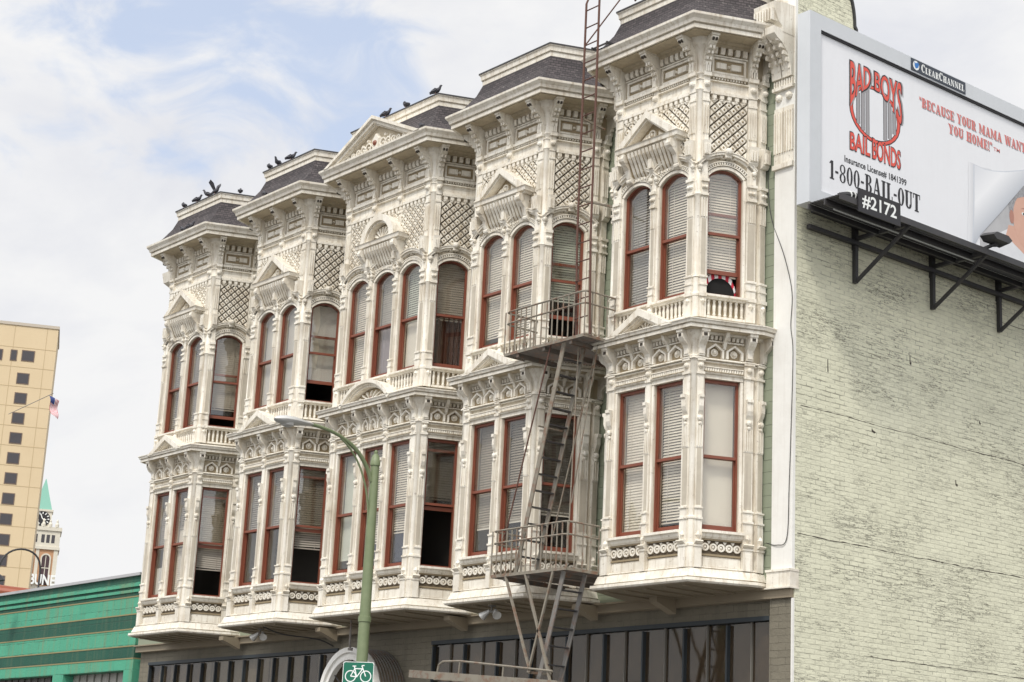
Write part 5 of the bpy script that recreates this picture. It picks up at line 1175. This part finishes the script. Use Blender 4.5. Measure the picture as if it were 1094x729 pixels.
b = MB().use(BRK); b.box(Fc, 0, Wc, -GZ, 55, -Wc, 0); b.build('shaft', CT)
b = MB().use(CRM); b.box(Fc, -.1, .9, -GZ, 55, -.8, .15); b.box(Fc, Wc-.9, Wc+.1, -GZ, 55, -.8, .15); b.box(Fc, 4.1, 4.9, 40, 55, -.1, .12); b.box(Fc, -.2, Wc+.2, 55, 59.8, -Wc-.2, .2); b.box(Fc, -.5, Wc+.5, 59.2, 60.1, -Wc-.5, .5); b.box(Fc, -.4, Wc+.4, 54.6, 55.3, -Wc-.4, .4)
for s in (.4, 2.0, 3.6, 5.2, 6.8, 8.4): b.lathe(Fc.p(s, 60.1, .1), (0, 0, 1), [(.5, 0), (.5, .7), (.25, 1.2), (.3, 1.5), (.02, 2.1)], 8)
b.box(Fc, 2.3, Wc-2.3, 60, 64.2, -Wc+2.3, -2.3); b.box(Fc, 2.05, Wc-2.05, 64.2, 64.7, -Wc+2.05, -2.05); b.build('belfry', CT)
b = MB().use(COP); m_ = Fc.p(Wc/2, 64.7, -Wc/2)
for (h0, z0, h1, z1) in ((2.2, 64.7, 1.5, 67.2), (1.5, 67.2, .08, 72.6)):
    vs = [m_+Fc.u*(a*h0)+Fc.n*(c*h0)+Vector((0, 0, z0-64.7)) for a, c in ((-1, -1), (1, -1), (1, 1), (-1, 1))]+[m_+Fc.u*(a*h1)+Fc.n*(c*h1)+Vector((0, 0, z1-64.7)) for a, c in ((-1, -1), (1, -1), (1, 1), (-1, 1))]
    b.add(vs, [(3, 2, 1, 0), (4, 5, 6, 7), (0, 1, 5, 4), (1, 2, 6, 5), (2, 3, 7, 6), (3, 0, 4, 7)])
b.build('copper_spire', CT)
b = MB().use(BLACK); b.lathe(Fc.p(Wc/2+.15, 62.3, -2.28), Fc.n, [(1.85, 0), (1.85, .12)], 24); ck = b.build('clock_face', CT)
b = MB().use(SIGNW)
for i in range(12):
    a = 2*pi*i/12; b.bar(Fc.p(Wc/2+.15+1.2*sin(a), 62.3+1.2*cos(a), -2.12), Fc.p(Wc/2+.15+1.68*sin(a), 62.3+1.68*cos(a), -2.12), .22, .06, Fc.n)
b.bar(Fc.p(Wc/2+.15, 62.3, -2.1), Fc.p(Wc/2-.35, 62.3+1.2, -2.1), .2, .05, Fc.n); b.bar(Fc.p(Wc/2+.15, 62.3, -2.1), Fc.p(Wc/2+1.05, 62.3-.2, -2.1), .22, .05, Fc.n); b.build('clock_marks', ck)
b = MB().use(GW)
for s in (.9, 2.1, 3.3, 5.0, 6.2, 7.4): b.box(Fc, s, s+.8, 56.2, 58.2, .1, .215)
b.build('window', CT)
for s in (2.5, 6.6):
    b = MB().use(CRM); b.strip(Fc, [(s-1.25, 46)]+[(s-1.25*cos(pi*i/10), 52.4+1.25*sin(pi*i/10)) for i in range(11)]+[(s+1.25, 46)], [(s-.9, 46)]+[(s-.9*cos(pi*i/10), 52.4+.9*sin(pi*i/10)) for i in range(11)]+[(s+.9, 46)], 0, .25); wo = b.build('arched_window', CT)
    g = MB().use(mat('deep_red_glass', (.06, .03, .035), .3) if 'deep_red_glass' not in bpy.data.materials else bpy.data.materials['deep_red_glass']); g.prism(Fc, [(s-.9, 46), (s+.9, 46)]+[(s+.9*cos(pi*i/10), 52.4+.9*sin(pi*i/10)) for i in range(11)], 0, .05); g.build('pane', wo)
    b = MB().use(CRM); b.box(Fc, s-.08, s+.08, 46, 53.2, .05, .1); b.box(Fc, s-.9, s+.9, 50, 50.2, .05, .1); b.build('mullion', wo)
b = MB().use(CRM); b.box(Fc, -.4, Wc+.4, 44.6, 45.7, -.1, .5); b.build('ledge', CT)
VS, FSS = fontpolys('TRIBUNE', .03)
b = MB().use(SIGNW); xa = min(v[0] for v in VS); xb = max(v[0] for v in VS); za = min(v[1] for v in VS); zb_ = max(v[1] for v in VS)
mpv = lambda v: (-.4+(Wc+.5)*(v[0]-xa)/(xb-xa), 45.8+2.6*(v[1]-za)/(zb_-za))
P_ = [Fc.p(*mpv(v), 1.3) for v in VS]+[Fc.p(*mpv(v), .9) for v in VS]; nn = len(VS)
from collections import Counter
ed = Counter(tuple(sorted((f[i-1], f[i]))) for f in FSS for i in range(len(f)))
b.add(P_, FSS+[tuple(nn+i for i in reversed(f)) for f in FSS]+[(e[0], e[1], nn+e[1], nn+e[0]) for e, c in ed.items() if c == 1]); b.build('roof_letters', CT)
# flag beside the tower
fl = thing('flag', 'red and white striped flag flying at the edge of the tan tower', 'flag', (-246, 98.6, 52))
fo = Vector((-245.6, 98.4, 57.9)); fu = Vector((.41, .91, 0)).normalized()
b = MB().use(GREYIRON); b.tube([fo-fu*6.0+V((0, 0, -3.5)), fo+V((0, 0, .3)), fo+fu*.5+V((0, 0, .6))], .06, 6); b.build('flag_pole', fl)
FR_, FWm, FBl = mat('flag_red', (.45, .05, .07), .8), mat('flag_white', (.75, .73, .73), .8), mat('flag_blue', (.04, .06, .2), .8)
b = MB(); nr, nc = 13, 14
def fp(i, j):
    u, v = i/nr, j/nc; return fo+fu*(u*1.5*(1-.25*v)+.55*v-.1)+V((.3*sin(v*7+u*2), 0, -v*3.0-u*.75+.2))
for i in range(nr):
    for j in range(nc):
        b.use(FBl if (i < 7 and j < 5) else (FR_ if i % 2 == 0 else FWm)); b.add([fp(i, j), fp(i+1, j), fp(i+1, j+1), fp(i, j+1)], [(0, 1, 2, 3)])
b.build('cloth', fl)

# ---------------------------------------------------------------- small things
def undermount(x, y, z, label):
    t = thing('floodlight', label, 'floodlight', (x, y, z))
    b = MB().use(GREYIRON); b.lathe((x, y, z), (0, 0, 1), [(.07, -.02), (.07, 0), (.025, 0)][::-1], 8); b.tube([(x, y, z), (x, y-.02, z-.1)], .015); b.tube([(x-.12, y, z-.11), (x+.12, y, z-.11)], .02); b.build('mount', t)
    for sg in (-1, 1):
        b = MB().use(LAMPHD); b.lathe((x+sg*.1, y, z-.1), (sg*.7, -.35, -.55), [(.03, -.03), (.04, .03), (.075, .13), (.08, .16), (.06, .15)], 10); b.build('lamp_head', t, True)
undermount(-6.05, -1.22, -.90, 'twin-headed floodlight under the bay beside the fire escape')
undermount(-13.85, -1.1, -.90, 'twin-headed floodlight under the second bay from the left')
# half-round bunting in the open window of the right bay
f1, E1, _ = bay_faces(BW[0]); RAf = Fr(BX[0]+BW[0], -DP, cos(TH), sin(TH))
bt = thing('bunting', 'red and white striped fan bunting in the open upper window of the right bay', 'bunting', RAf.p(.475, 3.86, -.2))
BR_, BWh = mat('bunting_red', (.55, .03, .06), .8), mat('bunting_white', (.8, .78, .78), .8)
b = MB(); n = 13
for i in range(n):
    a0, a1 = radians(180-180*i/n), radians(180-180*(i+1)/n); b.use(BR_ if i % 2 == 0 else BWh)
    q = [(.475+rx*cos(a), 3.86+rz*sin(a)) for rx, rz, a in ((.262, .30, a0), (.285, .43, a0), (.285, .43, a1), (.262, .30, a1))]; b.prism(RAf, q, -.17+.008*(i % 2), -.162+.008*(i % 2))
b.build('striped_fan', bt)
b = MB().use(mat('black_cloth', (.008, .008, .008), .9)); b.prism(RAf, [(.475+.262*cos(pi*i/16), 3.86+.30*sin(pi*i/16)) for i in range(17)], -.19, -.172); b.build('black_centre', bt)
# pigeons
def pigeon_mb(b, wings=False):
    sp = [(-.19, .075, .012, .03), (-.13, .085, .022, .035), (-.07, .10, .05, .05), (0, .115, .066, .062), (.06, .13, .058, .06), (.10, .16, .040, .042), (.12, .195, .030, .030), (.135, .225, .032, .032), (.155, .235, .022, .022), (.175, .228, .008, .008), (.195, .224, .003, .003)]
    n = 10; vs = []
    for i, (x, z, ry, rz) in enumerate(sp):
        j0, j1 = sp[max(i-1, 0)], sp[min(i+1, len(sp)-1)]; d = V((j1[0]-j0[0], 0, j1[1]-j0[1])).normalized(); nrm = V((-d.z, 0, d.x))
        vs += [V((x, 0, z))+nrm*(rz*sin(2*pi*k/n))+V((0, ry*cos(2*pi*k/n), 0)) for k in range(n)]
    b.add(vs, [(i*n+k, i*n+(k+1) % n, (i+1)*n+(k+1) % n, (i+1)*n+k) for i in range(len(sp)-1) for k in range(n)]+[tuple(range(n)), tuple(range((len(sp)-1)*n, len(sp)*n))])
PGM = {}
def pigeon(x, y, z, rz, label, wings=False):
    t = thing('pigeon', label, 'pigeon', (x, y, z), 'pigeons on the mansard roofs'); t.rotation_euler = (0, 0, rz); t.scale = (.8, .8, .8)
    def part(nm, fn, m, sm=True):
        if nm not in PGM:
            b = MB().use(m); fn(b); o = b.build(nm, None, sm); PGM[nm] = o
        else:
            o = PGM[nm].copy(); COL.objects.link(o)
        o.parent = t
    part('body', pigeon_mb, BIRD)
    def legs(b, s):
        b.tube([(0, s*.025, .07), (.01, s*.025, .0)], .006, 5); b.tube([(-.02, s*.025, .006), (.035, s*.025, .006)], .006, 5)
    part('leg', lambda b: legs(b, 1), SKIN2); 
    if 'leg2' not in PGM: b = MB().use(SKIN2); legs(b, -1); o = b.build('leg', None, True); PGM['leg2'] = o
    else: o = PGM['leg2'].copy(); COL.objects.link(o)
    o.parent = t
    def wing(s, up_):
        b = MB().use(BIRD)
        if up_: pts = [(.06, s*.04, .15), (-.06, s*.04, .15), (-.14, s*.16, .36), (-.02, s*.20, .42), (.06, s*.14, .32)]
        else: pts = [(.07, s*.062, .14), (.02, s*.072, .17), (-.1, s*.05, .13), (-.2, s*.02, .085), (-.08, s*.066, .09), (.03, s*.07, .10)]
        k = len(pts); b.add(pts+[(p[0], p[1]+s*.008, p[2]) for p in pts], [tuple(range(k)), tuple(range(2*k-1, k-1, -1))]+[(i, (i+1) % k, k+(i+1) % k, k+i) for i in range(k)])
        return b.build('wing', None)
    for s in (-1, 1):
        key = ('w', s, wings)
        if key not in PGM: PGM[key] = wing(s, wings); o = PGM[key]
        else: o = PGM[key].copy(); COL.objects.link(o)
        o.parent = t
ZC = 9.395
for x, y, z, r_, lb, wg in (
    (-18.53, -1.36, ZC, 2.9, 'pigeon at the far left end of the leftmost roof crest', False),
    (-17.91, -1.36, ZC, .4, 'small pigeon second from the left on the leftmost roof crest', False),
    (-17.39, -1.36, ZC, -2.2, 'upright pigeon just left of the wing-flapping pigeon', False),
    (-17.07, -1.36, ZC, .2, 'pigeon with raised wings on the leftmost roof crest', True),
    (-16.62, -.95, ZC, 2.6, 'pigeon right of the corner of the leftmost roof crest', False),
    (-17.62, -1.82, 8.458, 2.9, 'left pigeon of two on the slate edge of the leftmost roof', False),
    (-17.28, -1.82, 8.458, .3, 'right pigeon of two on the slate edge of the leftmost roof', False),
    (-14.68, -1.36, ZC, 2.8, 'leftmost pigeon on the second roof crest from the left', False),
    (-14.33, -1.36, ZC, -1.2, 'middle pigeon on the second roof crest from the left', False),
    (-13.80, -1.36, ZC, .5, 'rightmost pigeon on the second roof crest from the left', False),
    (-14.03, -1.82, 8.458, 2.7, 'pigeon low on the slate edge of the second roof from the left', False),
    (-10.2, -1.36, ZC, .3, 'pigeon just behind the peak of the roof pediment', False),
    (-9.49, -1.36, ZC, 2.9, 'pigeon midway along the middle roof crest', False),
    (-8.49, -1.36, ZC, .3, 'pigeon on the right corner of the middle roof crest', False),
    (-8.28, -1.80, 8.458, 2.8, 'pale pigeon on the cornice corner right of the roof pediment', False),
    (-10.62, -1.55, 8.92, 2.8, 'pigeon on the left slope of the roof pediment', False)):
    pigeon(x, y, z, r_, lb, wg)

# everything up to street datum
for o in list(S.objects):
    if o.parent is None and o.type in ('MESH', 'EMPTY'): o.location.z += GZ
